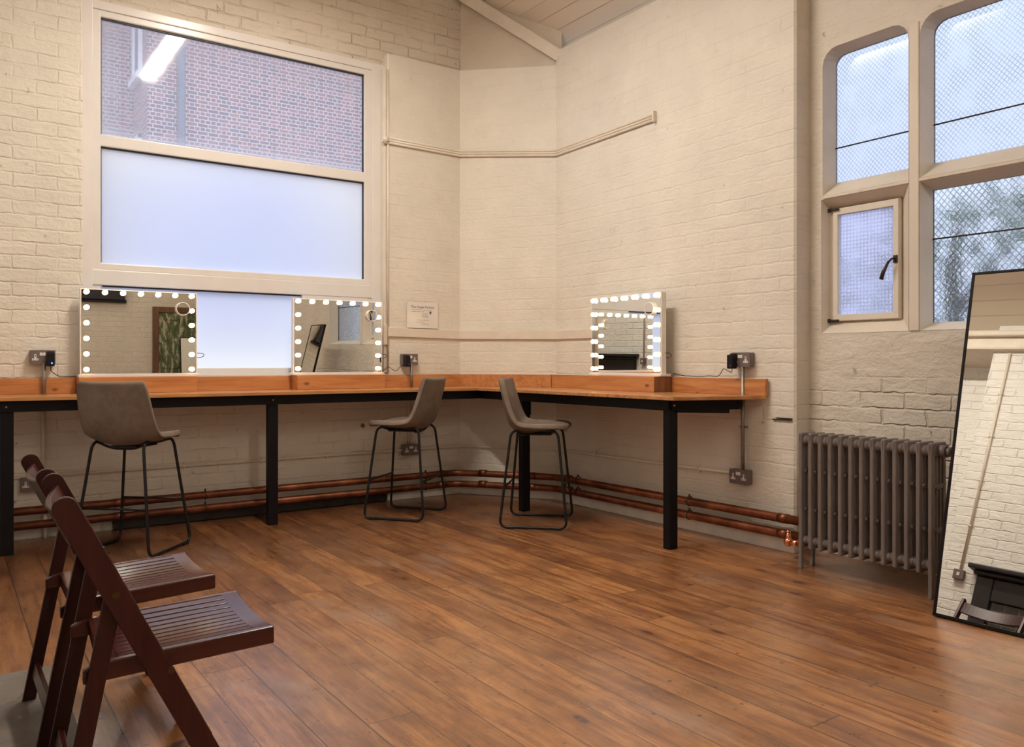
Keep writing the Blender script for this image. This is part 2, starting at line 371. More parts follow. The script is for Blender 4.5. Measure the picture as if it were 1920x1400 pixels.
M['black_tube'] = plain('black_tube', (0.009, 0.008, 0.009), 0.38, 0.0, 0.35, 0.1)
M['black_plastic'] = plain('black_plastic', (0.008, 0.0075, 0.010), 0.45, 0, 0.25)
M['grey_metal'] = plain('grey_metalclad', (0.185, 0.145, 0.138), 0.42, 0.25, 0.5, 0.06)
M['galv'] = plain('galvanised_steel', (0.30, 0.27, 0.24), 0.38, 0.7, 0.5, 0.15, 30.0)
M['radiator'] = plain('grey_cast_iron', (0.205, 0.172, 0.158), 0.42, 0.1, 0.5, 0.1, 10.0, 0.15, 90.0)
M['brass'] = plain('brass', (0.60, 0.36, 0.12), 0.3, 1.0)
M['dark_brass'] = plain('dark_brass', (0.12, 0.075, 0.035), 0.4, 0.9)
M['copper_bright'] = plain('bright_copper', (0.90, 0.42, 0.24), 0.2, 1.0)
M['dark_metal'] = plain('dark_bronze', (0.055, 0.042, 0.034), 0.4, 0.6)
M['mirror'] = plain('mirror_silver', (0.86, 0.87, 0.84), 0.008, 1.0, 0.5, 0.0)
M['paper'] = plain('laminated_paper', (0.80, 0.74, 0.67), 0.12, 0, 0.6, 0.02)
M['ink'] = plain('black_ink', (0.10, 0.09, 0.095), 0.4)
M['ink_grey'] = plain('grey_ink', (0.33, 0.30, 0.28), 0.4)
M['soot'] = plain('black_skirting', (0.028, 0.02, 0.017), 0.5, 0, 0.4, 0.4, 10.0, 0.4, 40.0)
M['skirt'] = plain('cream_skirting', (0.80, 0.75, 0.68), 0.45, 0, 0.4, 0.1, 7.0, 0.15)
M['mantel'] = plain('black_mantel', (0.022, 0.019, 0.022), 0.4, 0.2, 0.5, 0.2)
M['red'] = plain('red_enamel', (0.5, 0.02, 0.03), 0.3)
M['leaf'] = plain('leaf_green', (0.07, 0.13, 0.035), 0.6, 0, 0.3, 0.4, 2.0)
M['bark'] = plain('bark_brown', (0.10, 0.07, 0.05), 0.8)
M['pipe_grey'] = plain('drainpipe_grey', (0.10, 0.11, 0.14), 0.5)
M['outside_ground'] = plain('outside_paving', (0.25, 0.24, 0.24), 0.9)

# ------------------------------------------------------------------ mesh helpers
class MB:
    def __init__(s): s.bm = bmesh.new(); s.mats = []
    def mi(s, m):
        if m is None: return 0
        if m not in s.mats: s.mats.append(m)
        return s.mats.index(m)
    def merge(s, b2, mat=None, smooth=False):
        k = s.mi(mat); vm = {}
        for v in b2.verts: vm[v] = s.bm.verts.new(v.co)
        for f in b2.faces:
            try:
                nf = s.bm.faces.new([vm[v] for v in f.verts]); nf.material_index = k; nf.smooth = smooth or f.smooth
            except ValueError: pass
        b2.free()
    def box(s, lo, hi, bev=0.0, mat=None, mtx=None, seg=2):
        b = bmesh.new(); bmesh.ops.create_cube(b, size=1.0)
        sz = [hi[i] - lo[i] for i in range(3)]; c = [(hi[i] + lo[i]) / 2 for i in range(3)]
        for v in b.verts: v.co = Vector((v.co[0] * sz[0], v.co[1] * sz[1], v.co[2] * sz[2]))
        if bev > 0: bmesh.ops.bevel(b, geom=list(b.edges), offset=min(bev, min(abs(x) for x in sz) * 0.45), segments=seg, affect='EDGES', profile=0.6)
        T = Matrix.Translation(c)
        bmesh.ops.transform(b, matrix=(mtx @ T) if mtx else T, verts=list(b.verts))
        s.merge(b, mat)
    def beam(s, p0, p1, w, h, bev=0.002, up=(0, 0, 1), mat=None):
        """rectangular bar from p0 to p1: w across, h along 'up'."""
        p0, p1 = Vector(p0), Vector(p1); d = p1 - p0; L = d.length; d.normalize()
        side = d.cross(Vector(up)).normalized(); u = side.cross(d).normalized()
        m = Matrix((d, side, u)).transposed().to_4x4(); m.translation = (p0 + p1) / 2
        b = bmesh.new(); bmesh.ops.create_cube(b, size=1.0)
        for v in b.verts: v.co = Vector((v.co[0] * L, v.co[1] * w, v.co[2] * h))
        if bev > 0: bmesh.ops.bevel(b, geom=list(b.edges), offset=min(bev, min(L, w, h) * 0.45), segments=2, affect='EDGES', profile=0.6)
        bmesh.ops.transform(b, matrix=m, verts=list(b.verts)); s.merge(b, mat)
    def prism(s, pts, axis, a, b_, bev=0.0, mat=None):
        """extrude 2-D outline pts along axis from a to b_. axis 'y': pts=(x,z); 'z': (x,y); 'x': (y,z)"""
        b = bmesh.new()
        f3 = {'y': lambda p, q: (p[0], q, p[1]), 'z': lambda p, q: (p[0], p[1], q), 'x': lambda p, q: (q, p[0], p[1])}[axis]
        v0 = [b.verts.new(f3(p, a)) for p in pts]; v1 = [b.verts.new(f3(p, b_)) for p in pts]
        n = len(pts)
        b.faces.new(v0); b.faces.new(list(reversed(v1)))
        for i in range(n): b.faces.new((v0[(i + 1) % n], v0[i], v1[i], v1[(i + 1) % n]))
        bmesh.ops.recalc_face_normals(b, faces=list(b.faces))
        if bev > 0: bmesh.ops.bevel(b, geom=[e for e in b.edges], offset=bev, segments=2, affect='EDGES', profile=0.6)
        s.merge(b, mat)
    def tube(s, pts, r, segs=10, closed=False, mat=None, caps=True, rs=None, flat=1.0):
        pts = [Vector(p) for p in pts]; n = len(pts); b = bmesh.new(); rings = []
        def tan(i):
            if closed: return (pts[(i + 1) % n] - pts[i - 1]).normalized()
            return (pts[min(i + 1, n - 1)] - pts[max(i - 1, 0)]).normalized()
        t0 = tan(0); ref = Vector((0, 0, 1)) if abs(t0.z) < 0.9 else Vector((1, 0, 0))
        nrm = (ref - t0 * ref.dot(t0)).normalized()
        for i in range(n):
            t = tan(i); nrm = (nrm - t * nrm.dot(t)).normalized(); bi = t.cross(nrm)
            rr = rs[i] if rs else r
            rings.append([b.verts.new(pts[i] + (nrm * math.cos(a) + bi * math.sin(a) * flat) * rr) for a in [2 * math.pi * k / segs for k in range(segs)]])
        m = n if closed else n - 1
        for i in range(m):
            A, B = rings[i], rings[(i + 1) % n]
            off = 0
            if closed and i == n - 1:
                off = min(range(segs), key=lambda o: (A[0].co - B[o].co).length)
            for k in range(segs):
                f = b.faces.new((A[k], A[(k + 1) % segs], B[(k + 1 + off) % segs], B[(k + off) % segs])); f.smooth = True
        if caps and not closed:
            b.faces.new(list(reversed(rings[0]))); b.faces.new(rings[-1])
        bmesh.ops.recalc_face_normals(b, faces=list(b.faces))
        s.merge(b, mat)
    def cyl(s, p0, p1, r, segs=16, r2=None, mat=None):
        s.tube([p0, p1], r, segs, mat=mat, rs=[r, r if r2 is None else r2])
    def ball(s, c, r, seg=16, mat=None, sc=(1, 1, 1)):
        b = bmesh.new(); bmesh.ops.create_uvsphere(b, u_segments=seg, v_segments=max(6, seg // 2 + 2), radius=r)
        for v in b.verts: v.co = Vector((v.co[0] * sc[0] + c[0], v.co[1] * sc[1] + c[1], v.co[2] * sc[2] + c[2]))
        for f in b.faces: f.smooth = True
        s.merge(b, mat)
    def quad(s, a, b, c, d, mat=None):
        f = s.bm.faces.new([s.bm.verts.new(p) for p in (a, b, c, d)]); f.material_index = s.mi(mat)
    def poly_holes(s, loops, to3, mat=None):
        vs = []; idx = []
        for lp in loops:
            for p in lp: vs.append(s.bm.verts.new(to3(p)))
        tris = tessellate_polygon([[Vector((p[0], p[1], 0)) for p in lp] for lp in loops])
        for t in tris:
            try:
                f = s.bm.faces.new([vs[i] for i in t]); f.material_index = s.mi(mat)
            except ValueError: pass
    def build(s, name, mat=None, parent=None, loc=None, mods=None):
        me = bpy.data.meshes.new(name)
        s.bm.to_mesh(me); s.bm.free()
        o = bpy.data.objects.new(name, me); col.objects.link(o)
        ms = s.mats if s.mats else []
        if ms:
            for m in ms: me.materials.append(M[m])
        elif mat: me.materials.append(M[mat])
        if parent: o.parent = parent
        if loc: o.location = loc
        return o

def fillet(pts, r, n=5, closed=False):
    pts = [Vector(p) for p in pts]; out = []; N = len(pts)
    for i in range(N):
        if not closed and i in (0, N - 1): out.append(pts[i]); continue
        p, a, b = pts[i], pts[i - 1], pts[(i + 1) % N]
        d1, d2 = (a - p), (b - p); rr = min(r, d1.length * 0.48, d2.length * 0.48)
        s, e = p + d1.normalized() * rr, p + d2.normalized() * rr
        for k in range(n + 1):
            t = k / n; out.append((1 - t) ** 2 * s + 2 * t * (1 - t) * p + t * t * e)
    return out

def tag(o, label=None, cat=None, group=None, kind=None):
    if label: o['label'] = label
    if cat: o['category'] = cat
    if group: o['group'] = group
    if kind: o['kind'] = kind
    return o
def empty(name, loc=(0, 0, 0), rz=0.0):
    o = bpy.data.objects.new(name, None); col.objects.link(o)
    o.location = loc; o.rotation_euler = (0, 0, rz); o.empty_display_size = 0.1
    return o
def kids(o): return [c for c in bpy.data.objects if c.parent == o]
def copy_tree(o, parent=None):
    c = o.copy(); col.objects.link(c)
    if parent: c.parent = parent
    for ch in kids(o): copy_tree(ch, c)
    return c

X, Y = 4.24, 6.18            # faces of the right wall and the window wall
W2 = 4.38                    # recessed wall with the stone window
XL, YR = -0.55, -3.6         # left and rear walls
FLATZ = 4.75
def ceil_z(x): return min(FLATZ, 3.69 + 1.4 * (X - x))
XC = X - (FLATZ - 3.69) / 1.4
XCL = XL + (FLATZ - 3.69) / 1.4
WX0, WX1 = 0.77, 3.042       # window recess
REC = 6.26                   # plane of the wall above the window

# ------------------------------------------------------------------ setting
def structure(o, label, cat): return tag(o, label, cat, kind='structure')
b = MB()
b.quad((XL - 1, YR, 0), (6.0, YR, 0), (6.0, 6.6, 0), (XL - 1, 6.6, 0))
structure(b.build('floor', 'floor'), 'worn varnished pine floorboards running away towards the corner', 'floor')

b = MB()
b.quad((W2 + 0.4, YR, 3.69 - 0.14 * 1.4), (W2 + 0.4, 6.5, 3.69 - 0.14 * 1.4), (XC, 6.5, FLATZ), (XC, YR, FLATZ), 'ceiling_boards')
b.quad((XC, YR, FLATZ), (XC, 6.5, FLATZ), (XCL, 6.5, FLATZ), (XCL, YR, FLATZ), 'ceiling_flat')
b.quad((XCL, YR, FLATZ), (XCL, 6.5, FLATZ), (XL, 6.5, 3.69), (XL, YR, 3.69), 'ceiling_boards')
structure(b.build('ceiling'), 'cream painted boarded ceiling sloping up from the right wall', 'ceiling')

# window wall: proud piers either side of the window, wall under the window, header set back
b = MB()
b.box((XL, Y, 0), (3.745, Y + 0.35, 1.035), 0.0, 'brick_back')
b.box((XL, Y, 1.0352), (WX0, Y + 0.35, 5.0), 0.012, 'brick_back')
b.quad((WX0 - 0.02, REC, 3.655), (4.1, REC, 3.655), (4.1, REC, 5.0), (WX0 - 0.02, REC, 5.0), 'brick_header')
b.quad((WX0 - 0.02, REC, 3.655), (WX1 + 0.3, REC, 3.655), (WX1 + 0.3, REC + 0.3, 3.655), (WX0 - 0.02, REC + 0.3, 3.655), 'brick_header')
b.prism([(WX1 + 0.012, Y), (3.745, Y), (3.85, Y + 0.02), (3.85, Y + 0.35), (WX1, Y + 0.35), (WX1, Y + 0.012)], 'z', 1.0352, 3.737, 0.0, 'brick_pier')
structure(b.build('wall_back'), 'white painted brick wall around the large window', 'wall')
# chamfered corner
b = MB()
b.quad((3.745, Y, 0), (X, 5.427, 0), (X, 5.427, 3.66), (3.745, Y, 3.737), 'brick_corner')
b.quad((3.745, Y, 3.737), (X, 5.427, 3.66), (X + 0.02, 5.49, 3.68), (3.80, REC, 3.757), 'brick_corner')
b.quad((3.80, REC, 3.72), (X + 0.06, 5.43, 3.66), (X + 0.06, 5.43, 5.0), (3.80, REC, 5.0), 'brick_corner_shaded')
structure(b.build('wall_corner'), 'white painted angled brick wall across the corner', 'wall')
# right wall with rounded arris at its near end
b = MB()
b.quad((X, 5.427, 0), (X, 3.085, 0), (X, 3.085, 3.78), (X, 5.427, 3.78), 'brick_right')
b.quad((X, 3.085, 0), (X + 0.012, 3.072, 0), (X + 0.012, 3.072, 3.78), (X, 3.085, 3.78), 'brick_right')
b.quad((X + 0.012, 3.072, 0), (W2 + 0.01, 3.072, 0), (W2 + 0.01, 3.072, 3.78), (X + 0.012, 3.072, 3.78), 'brick_reveal')
structure(b.build('wall_right'), 'white painted brick wall to the right of the corner', 'wall')
# left wall with chimney breast, rear wall
b = MB()
BX = -0.2
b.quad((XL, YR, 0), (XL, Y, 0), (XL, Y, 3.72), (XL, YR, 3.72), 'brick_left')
structure(b.build('wall_left'), 'white painted brick wall on the side behind the folding chairs', 'wall')
b = MB()
b.box((XL - 0.02, 1.55, 0), (BX, 3.66, 3.72), 0.01, 'brick_left')
b.box((XL - 0.02, YR, 3.42), (BX + 0.06, 6.0, 3.55), 0.02, 'cream')
b.box((XL - 0.02, YR, 3.55), (BX + 0.10, 6.0, 3.62), 0.02, 'cream')
structure(b.build('wall_chimney'), 'white painted brick chimney breast behind the folding chairs', 'wall')
b = MB()
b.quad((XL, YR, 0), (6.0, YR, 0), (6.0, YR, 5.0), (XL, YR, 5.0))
structure(b.build('wall_rear', 'brick_rear'), 'white painted brick wall behind the photographer', 'wall')

# ---- recessed wall with stone mullioned window (loops given as (y, z))
def ymx(y): return y * 1.0115
def zmx(z): return 1.15 + (z - 1.15) * 1.0115
def arch(y0, y1, z0, z1, cut, cutz, n=4):
    """opening with shouldered top corners; y0 > y1"""
    pts = [(y0, z0), (y0, z1 - cutz)]
    for k in range(1, n):
        a = k / n * math.pi / 2
        pts.append((y0 - cut * (1 - math.cos(a)) , z1 - cutz + cutz * math.sin(a)))
    pts += [(y0 - cut, z1), (y1 + cut, z1)]
    for k in range(1, n):
        a = (1 - k / n) * math.pi / 2
        pts.append((y1 + cut * (1 - math.cos(a)), z1 - cutz + cutz * math.sin(a)))
    pts += [(y1, z1 - cutz), (y1, z0)]
    return pts
def rect(y0, y1, z0, z1): return [(y0, z0), (y0, z1), (y1, z1), (y1, z0)]
LA_f = arch(ymx(2.946), ymx(2.414), zmx(2.150), zmx(3.024), 0.095, 0.10)
LB_f = arch(ymx(2.350), ymx(1.32), zmx(2.150), zmx(3.024), 0.095, 0.10)
LC_f = rect(ymx(2.956), ymx(2.414), zmx(1.325), zmx(2.129))
LD_f = rect(ymx(2.352), ymx(1.32), zmx(1.325), zmx(2.128))
GX = 4.51
LA_g = arch(ymx(2.936), ymx(2.42), zmx(2.242), zmx(3.010), 0.075, 0.055)
LB_g = arch(ymx(2.338), ymx(1.34), zmx(2.242), zmx(3.012), 0.075, 0.07)
LC_g = rect(ymx(2.935), ymx(2.52), zmx(1.415), zmx(2.065))
LD_g = rect(ymx(2.343), ymx(1.34), zmx(1.372), zmx(2.095))
b = MB()
outer = [(3.2, 0.0), (3.2, 3.60), (YR, 3.60), (YR, 0.0)]
b.poly_holes([outer, LA_f, LB_f, LC_f, LD_f], lambda p: (W2, p[0], p[1]))
b.poly_holes([outer, LA_g, LB_g, LC_g, LD_g], lambda p: (GX + 0.004, p[0], p[1]))
structure(b.build('wall_recess', 'brick_recess'), 'white painted wall set back around the stone window', 'wall')
win2 = empty('window_2', (W2, 2.2, 1.3))
structure(win2, 'cream stone mullioned window with wired obscure glass above the radiator', 'window')
def rel(pts, o): return [tuple(Vector(p) - o) for p in pts]
o2 = Vector((W2, 2.2, 1.3))
b = MB()
SB = (4.31, 4.45)
for fl, gl in ((LA_f, LA_g), (LB_f, LB_g), (LC_f, LC_g), (LD_f, LD_g)):
    n = len(fl)
    for i in range(n):
        j = (i + 1) % n
        q = [(W2 - 0.002, *fl[i]), (W2 - 0.002, *fl[j]), (GX - 0.01, *gl[j]), (GX - 0.01, *gl[i])]
        b.quad(*rel(q, o2))
# face of mullion/transom a little proud of the wall
def strip(y0, y1, z0, z1, x0=W2 - 0.008):
    b.box(tuple(Vector((x0, min(y0, y1), z0)) - o2), tuple(Vector((W2 + 0.05, max(y0, y1), z1)) - o2), 0.004)
strip(ymx(2.409), ymx(2.355), zmx(1.325), zmx(3.0))
strip(ymx(2.94), ymx(2.41), zmx(2.131), zmx(2.148))
strip(ymx(2.355), ymx(1.32), zmx(2.131), zmx(2.148))
# knob of old fixing on the transom
b.ball(tuple(Vector((W2 - 0.0, ymx(2.70), zmx(2.146))) - o2), 0.028, 12, None, (0.4, 1, 0.6))
b.build('surround', 'stone', win2)
for nm, lp, mt in (('pane', LA_g, 'pane_diamond'), ('pane', LB_g, 'pane_diamond'), ('pane', LD_g, 'pane_diamond_dark')):
    b = MB(); b.poly_holes([lp], lambda p: tuple(Vector((GX - 0.005, p[0], p[1])) - o2))
    b.build(nm, mt, win2)
for y0, y1, z in ((2.936, 2.42, 2.451), (2.338, 1.34, 2.451), (2.343, 1.34, 1.827)):
    b = MB(); b.cyl(tuple(Vector((GX - 0.012, ymx(y0), zmx(z))) - o2), tuple(Vector((GX - 0.012, ymx(y1), zmx(z))) - o2), 0.0045, 8)
    b.build('saddle_bar', 'dark_metal', win2)
cz0, cz1, cy0, cy1 = zmx(1.398), zmx(2.08), ymx(2.95), ymx(2.506)
CX = GX - 0.055
b = MB()
for (a0, a1, c0, c1) in ((cy0, cy0 - 0.028, cz0, cz1), (cy1 + 0.028, cy1, cz0, cz1), (cy0 - 0.02, cy1 + 0.02, cz0 + 0.001, cz0 + 0.03), (cy0 - 0.02, cy1 + 0.02, cz1 - 0.03, cz1 - 0.001)):
    e_ = 0.001 if a0 != cy0 and a0 != cy1 + 0.028 else 0.0
    b.box(tuple(Vector((CX + e_, min(a0, a1), c0)) - o2), tuple(Vector((CX + 0.05, max(a0, a1), c1)) - o2), 0.004)
for (a0, a1, c0, c1) in ((cy0 - 0.03, cy0 - 0.062, cz0 + 0.032, cz1 - 0.032), (cy1 + 0.034, cy1 + 0.004, cz0 + 0.032, cz1 - 0.032), (cy0 - 0.03, cy1 + 0.004, cz0 + 0.004, cz0 + 0.040), (cy0 - 0.03, cy1 + 0.004, cz1 - 0.044, cz1 - 0.006)):
    e_ = 0.001 if abs(a0 - a1) > 0.1 else 0.0
    b.box(tuple(Vector((CX - 0.012 + e_, min(a0, a1), c0)) - o2), tuple(Vector((CX + 0.03, max(a0, a1), c1)) - o2), 0.003)
cas = b.build('casement', 'casement', win2)
b = MB(); b.poly_holes([rect(cy0 - 0.055, cy1 + 0.03, cz0 + 0.03, cz1 - 0.04)], lambda p: tuple(Vector((CX + 0.008, p[0], p[1])) - o2))
b.build('casement_pane', 'pane_square', cas)
b = MB(); hy, hz = cy1 + 0.018, zmx(1.735)
b.box(tuple(Vector((CX - 0.022, hy - 0.012, hz - 0.022)) - o2), tuple(Vector((CX - 0.010, hy + 0.012, hz + 0.022)) - o2), 0.003)
b.tube([tuple(Vector(p) - o2) for p in ((CX - 0.02, hy, hz), (CX - 0.045, hy + 0.004, hz), (CX - 0.055, hy + 0.02, hz - 0.02))], 0.006, 8)
b.tube([tuple(Vector(p) - o2) for p in ((CX - 0.052, hy + 0.018, hz - 0.012), (CX - 0.056, hy + 0.05, hz - 0.075), (CX - 0.056, hy + 0.062, hz - 0.115))], 0.008, 10, rs=[0.006, 0.011, 0.012])
b.build('casement_handle', 'dark_metal', cas)
for zz in (cz0 + 0.005, cz1 - 0.012):
    b = MB(); b.cyl(tuple(Vector((CX - 0.02, cy0 - 0.075, zz)) - o2), tuple(Vector((CX - 0.02, cy0 - 0.01, zz)) - o2), 0.007, 8)
    b.box(tuple(Vector((CX - 0.024, cy0 - 0.02, zz - 0.012)) - o2), tuple(Vector((CX - 0.012, cy0 + 0.0, zz + 0.012)) - o2), 0.002)
    b.build('casement_hinge', 'dark_metal', cas)

# ---- window 1: three-light white window
FY = 6.255
win1 = empty('window_1', (1.9, FY, 1.05))
structure(win1, 'large white framed window above the makeup counter with clear and frosted panes', 'window')
o1 = Vector((1.9, FY, 1.05))
def wb(b, x0, x1, y0, y1, z0, z1, bev=0.006, mat=None):
    b.box(tuple(Vector((x0, y0, z0)) - o1), tuple(Vector((x1, y1, z1)) - o1), bev, mat)
b = MB()
# outer frame and sashes stepped in depth
wb(b, 0.772, 0.842, FY, FY + 0.08, 1.035, 3.66); wb(b, 2.935, 3.045, FY, FY + 0.08, 1.035, 3.66)
wb(b, 0.836, 2.94, FY + 0.0015, FY + 0.079, 3.598, 3.659)
wb(b, 0.835, 0.893, FY + 0.012, FY + 0.08, 1.09, 3.61, 0.008); wb(b, 2.872, 2.94, FY + 0.012, FY + 0.08, 1.09, 3.61, 0.008)
wb(b, 0.85, 2.93, FY + 0.0135, FY + 0.079, 3.552, 3.604, 0.008)
wb(b, 0.85, 2.93, FY + 0.0128, FY + 0.079, 2.655, 2.738, 0.008)
wb(b, 0.85, 2.93, FY + 0.0128, FY + 0.079, 1.795, 1.846, 0.008)
wb(b, 0.80, 2.96, FY + 0.004, FY + 0.08, 1.690, 1.797, 0.006)
wb(b, 0.835, 2.96, FY + 0.0135, FY + 0.079, 1.036, 1.112, 0.008)
b.build('frame', 'upvc', win1)
b = MB(); wb(b, 2.335, 2.90, FY + 0.008, FY + 0.07, 1.10, 1.705, 0.003); b.build('blank_panel', 'upvc', win1)
b = MB(); wb(b, 0.78, 3.03, 6.185, FY + 0.01, 1.036, 1.062, 0.004); b.build('sill', 'upvc', win1)
GY = FY + 0.045
def pane(x0, x1, z0, z1, mat):
    b = MB(); b.quad(*rel([(x0, GY, z0), (x1, GY, z0), (x1, GY, z1), (x0, GY, z1)], o1)); b.build('pane', mat, win1)
pane(0.885, 2.88, 2.73, 3.56, 'pane_clear'); pane(0.885, 2.88, 1.84, 2.66, 'pane_frost'); pane(0.885, 2.345, 1.10, 1.70, 'pane_frost')
b = MB()
for z0, z1 in ((2.738, 3.552), (1.846, 2.655)):
    for (x0, x1, a0, a1) in ((0.893, 2.872, z1 - 0.010, z1), (2.864, 2.872, z0, z1), (0.893, 0.899, z0, z1)):
        wb(b, x0, x1, GY - 0.014, GY + 0.01, a0, a1, 0.0)
wb(b, 0.907, 2.332, GY - 0.014, GY + 0.01, 1.680, 1.690, 0.0)
b.build('gasket', 'gasket', win1)

# ---- trims
def trim(name, boxes, label, mat='cream', cat='trim'):
    b = MB()
    for f in boxes: f(b)
    return structure(b.build(name, mat), label, cat)
# triple conduit run high on the walls
k1 = 3.0
hp = []
for dz in (-0.020, 0.0, 0.020):
    hp.append((lambda dz: (lambda b: b.tube(fillet([(3.0, Y - 0.012, 3.008 + dz), (3.735, Y - 0.012, 2.998 + dz), (X - 0.012, 5.418, 2.918 + dz), (X - 0.012, 4.255, 2.932 + dz)], 0.03, 4), 0.0105, 8)))(dz))
hp.append(lambda b: b.box((X - 0.035, 4.245, 2.895), (X, 4.262, 2.975), 0.003))
hp.append(lambda b: b.tube([(2.99, Y - 0.005, 3.01), (3.035, Y - 0.014, 3.01)], 0.03, 8))
trim('trim_1', hp, 'cream painted triple pipe run high across the corner walls')
# timber rail at 1.4 m
rl = [lambda b: b.beam((3.04, Y - 0.009, 1.408), (3.74, Y - 0.009, 1.396), 0.018, 0.075, 0.004),
      lambda b: b.beam((3.735, Y - 0.008, 1.396), (X - 0.01, 5.42, 1.384), 0.018, 0.075, 0.004),
      lambda b: b.beam((X - 0.009, 5.425, 1.384), (X - 0.009, 4.5, 1.384), 0.018, 0.075, 0.004),
      lambda b: b.beam((3.154, Y - 0.005, 1.43), (3.154, Y - 0.005, 1.70), 0.012, 0.012, 0.002)]
trim('trim_2', rl, 'cream painted timber rail at mirror height round the corner')
trim('trim_3', [lambda b: b.beam((X + 0.02, 5.40, 3.735), (3.70, 6.29, 4.50), 0.03, 0.10, 0.008)], 'cream painted sloping timber edging the boarded ceiling')
trim('trim_4', [lambda b: b.box((3.012, 6.19, 1.07), (3.040, 6.25, 3.62), 0.006),
               lambda b: b.box((3.000, 6.175, 1.30), (3.038, 6.24, 1.47), 0.004),
               lambda b: b.tube([(3.043, 6.176, 1.08), (3.043, 6.176, 3.60)], 0.009, 8)], 'cream painted vertical trunking at the right edge of the large window')
trim('baseboard_right', [lambda b: b.beam((X - 0.02, 5.44, 0.05), (X - 0.02, 3.05, 0.05), 0.04, 0.10, 0.006)], 'cream painted skirting under the copper pipes on the right wall', 'skirt', 'baseboard')
trim('baseboard_corner', [lambda b: b.beam((3.74, Y - 0.015, 0.05), (X - 0.03, 5.42, 0.05), 0.03, 0.10, 0.006)], 'cream painted skirting across the angled corner wall', 'skirt', 'baseboard')
trim('baseboard_pier', [lambda b: b.beam((3.03, Y - 0.015, 0.05), (3.74, Y - 0.015, 0.05), 0.03, 0.10, 0.006)], 'cream painted skirting on the pier beside the large window', 'skirt', 'baseboard')
trim('baseboard_back', [lambda b: b.box((0.95, Y - 0.03, 0.0), (3.02, Y, 0.085), 0.01)], 'blackened skirting along the wall under the large window', 'soot', 'baseboard')

# ---- rear wall door and dark panel (seen in the vanity mirrors)
d1 = empty('door_1', (3.55, YR, 0)); structure(d1, 'old door with peeling green paint in the rear wall', 'door')
b = MB(); b.box((-0.38, 0.0, 0.0), (0.38, 0.05, 2.06), 0.004)
for (x0, x1, z0, z1) in ((-0.30, -0.03, 0.15, 0.85), (0.03, 0.30, 0.15, 0.85), (-0.30, -0.03, 1.05, 1.95), (0.03, 0.30, 1.05, 1.95)):
    for (a0, a1, c0, c1) in ((x0, x1, z0, z0 + 0.025), (x0, x1, z1 - 0.025, z1), (x0, x0 + 0.025, z0, z1), (x1 - 0.025, x1, z0, z1)):
        b.box((a0, 0.045, c0), (a1, 0.062, c1), 0.004)
b.build('leaf', 'door', d1)
b = MB()
b.box((-0.48, 0.0, 0.0), (-0.38, 0.08, 2.16), 0.006); b.box((0.38, 0.0, 0.0), (0.48, 0.08, 2.16), 0.006); b.box((-0.378, 0.001, 2.06), (0.378, 0.079, 2.159), 0.006)
b.build('door_frame', 'old_brown', d1)
b = MB(); b.ball((0.30, 0.09, 1.0), 0.03); b.cyl((0.30, 0.05, 1.0), (0.30, 0.09, 1.0), 0.012); b.build('door_knob', 'brass', d1)
b = MB(); b.box((0.9, YR, 2.25), (2.60, YR + 0.12, 2.9), 0.01); b.box((0.86, YR, 2.20), (2.64, YR + 0.05, 2.26), 0.006)
tag(b.build('wall_cupboard', 'mantel'), 'dark wooden box high on the brick wall opposite the large window', 'cupboard')

# ------------------------------------------------------------------ makeup counter
ctr = empty('makeup_counter', (3.6, 5.66, 0))
tag(ctr, 'L-shaped pine makeup counter on a black steel frame along two walls', 'counter')
oc = Vector((3.6, 5.66, 0))
def V(*p): return tuple(Vector(p) - oc)
top = [(XL, 6.165), (3.735, 6.165), (4.215, 5.435), (4.215, 3.262), (3.6, 3.468), (3.6, 5.66), (XL, 5.66)]
b = MB(); b.prism([(p[0] - oc.x, p[1] - oc.y) for p in top], 'z', 0.922, 0.945, 0.0025)
b.build('worktop', 'pine_top', ctr)
for p0, p1, m in (((XL, 6.155), (0.722, 6.155), 'pine_x'), ((1.471, 6.155), (2.198, 6.155), 'pine_x'), ((2.932, 6.155), (3.735, 6.155), 'pine_x'),
                  ((3.735, 6.16), (4.205, 5.445), 'pine_x'), ((4.215, 5.44), (4.215, 4.785), 'pine_y'), ((4.215, 4.06), (4.215, 3.262), 'pine_y')):
    b = MB(); b.beam(V(*p0, 0.9975), V(*p1, 0.9975), 0.030, 0.105, 0.003); b.build('upstand', m, ctr)
b = MB()
b.box(V(XL, 5.695, 0.855), V(3.70, 5.755, 0.922), 0.003); b.build('front_rail', 'black_steel', ctr)
b = MB(); b.box(V(3.65, 3.56, 0.855), V(3.71, 5.70, 0.922), 0.003); b.build('front_rail', 'black_steel', ctr)
b = MB(); b.beam(V(3.68, 3.575, 0.889), V(4.14, 3.415, 0.889), 0.055, 0.066, 0.004); b.beam(V(3.72, 3.56, 0.857), V(4.06, 3.44, 0.848), 0.045, 0.03, 0.004)
b.cyl(V(4.10, 3.40, 0.885), V(4.16, 3.44, 0.885), 0.03, 14); b.build('end_rail', 'black_steel', ctr)
b = MB(); b.box(V(3.72, 5.15, 0.74), V(3.775, 5.185, 0.86), 0.008); b.build('bracket', 'black_steel', ctr); b = MB(); b.beam(V(0.75, 5.72, 0.86), V(0.85, 5.80, 0.76), 0.03, 0.03); b.build('bracket', 'black_steel', ctr)
for (px, py) in ((0.307, 5.731), (1.914, 5.731), (3.691, 3.578), (3.698, 5.136)):
    b = MB(); b.box(V(px - 0.035, py - 0.028, 0), V(px + 0.035, py + 0.028, 0.86), 0.003)
    lg = b.build('leg', 'black_steel', ctr)
    b = MB(); b.cyl(V(px - 0.004, py - 0.029, 0.887), V(px - 0.004, py - 0.040, 0.887), 0.006, 8); b.build('bolt', 'galv', lg)

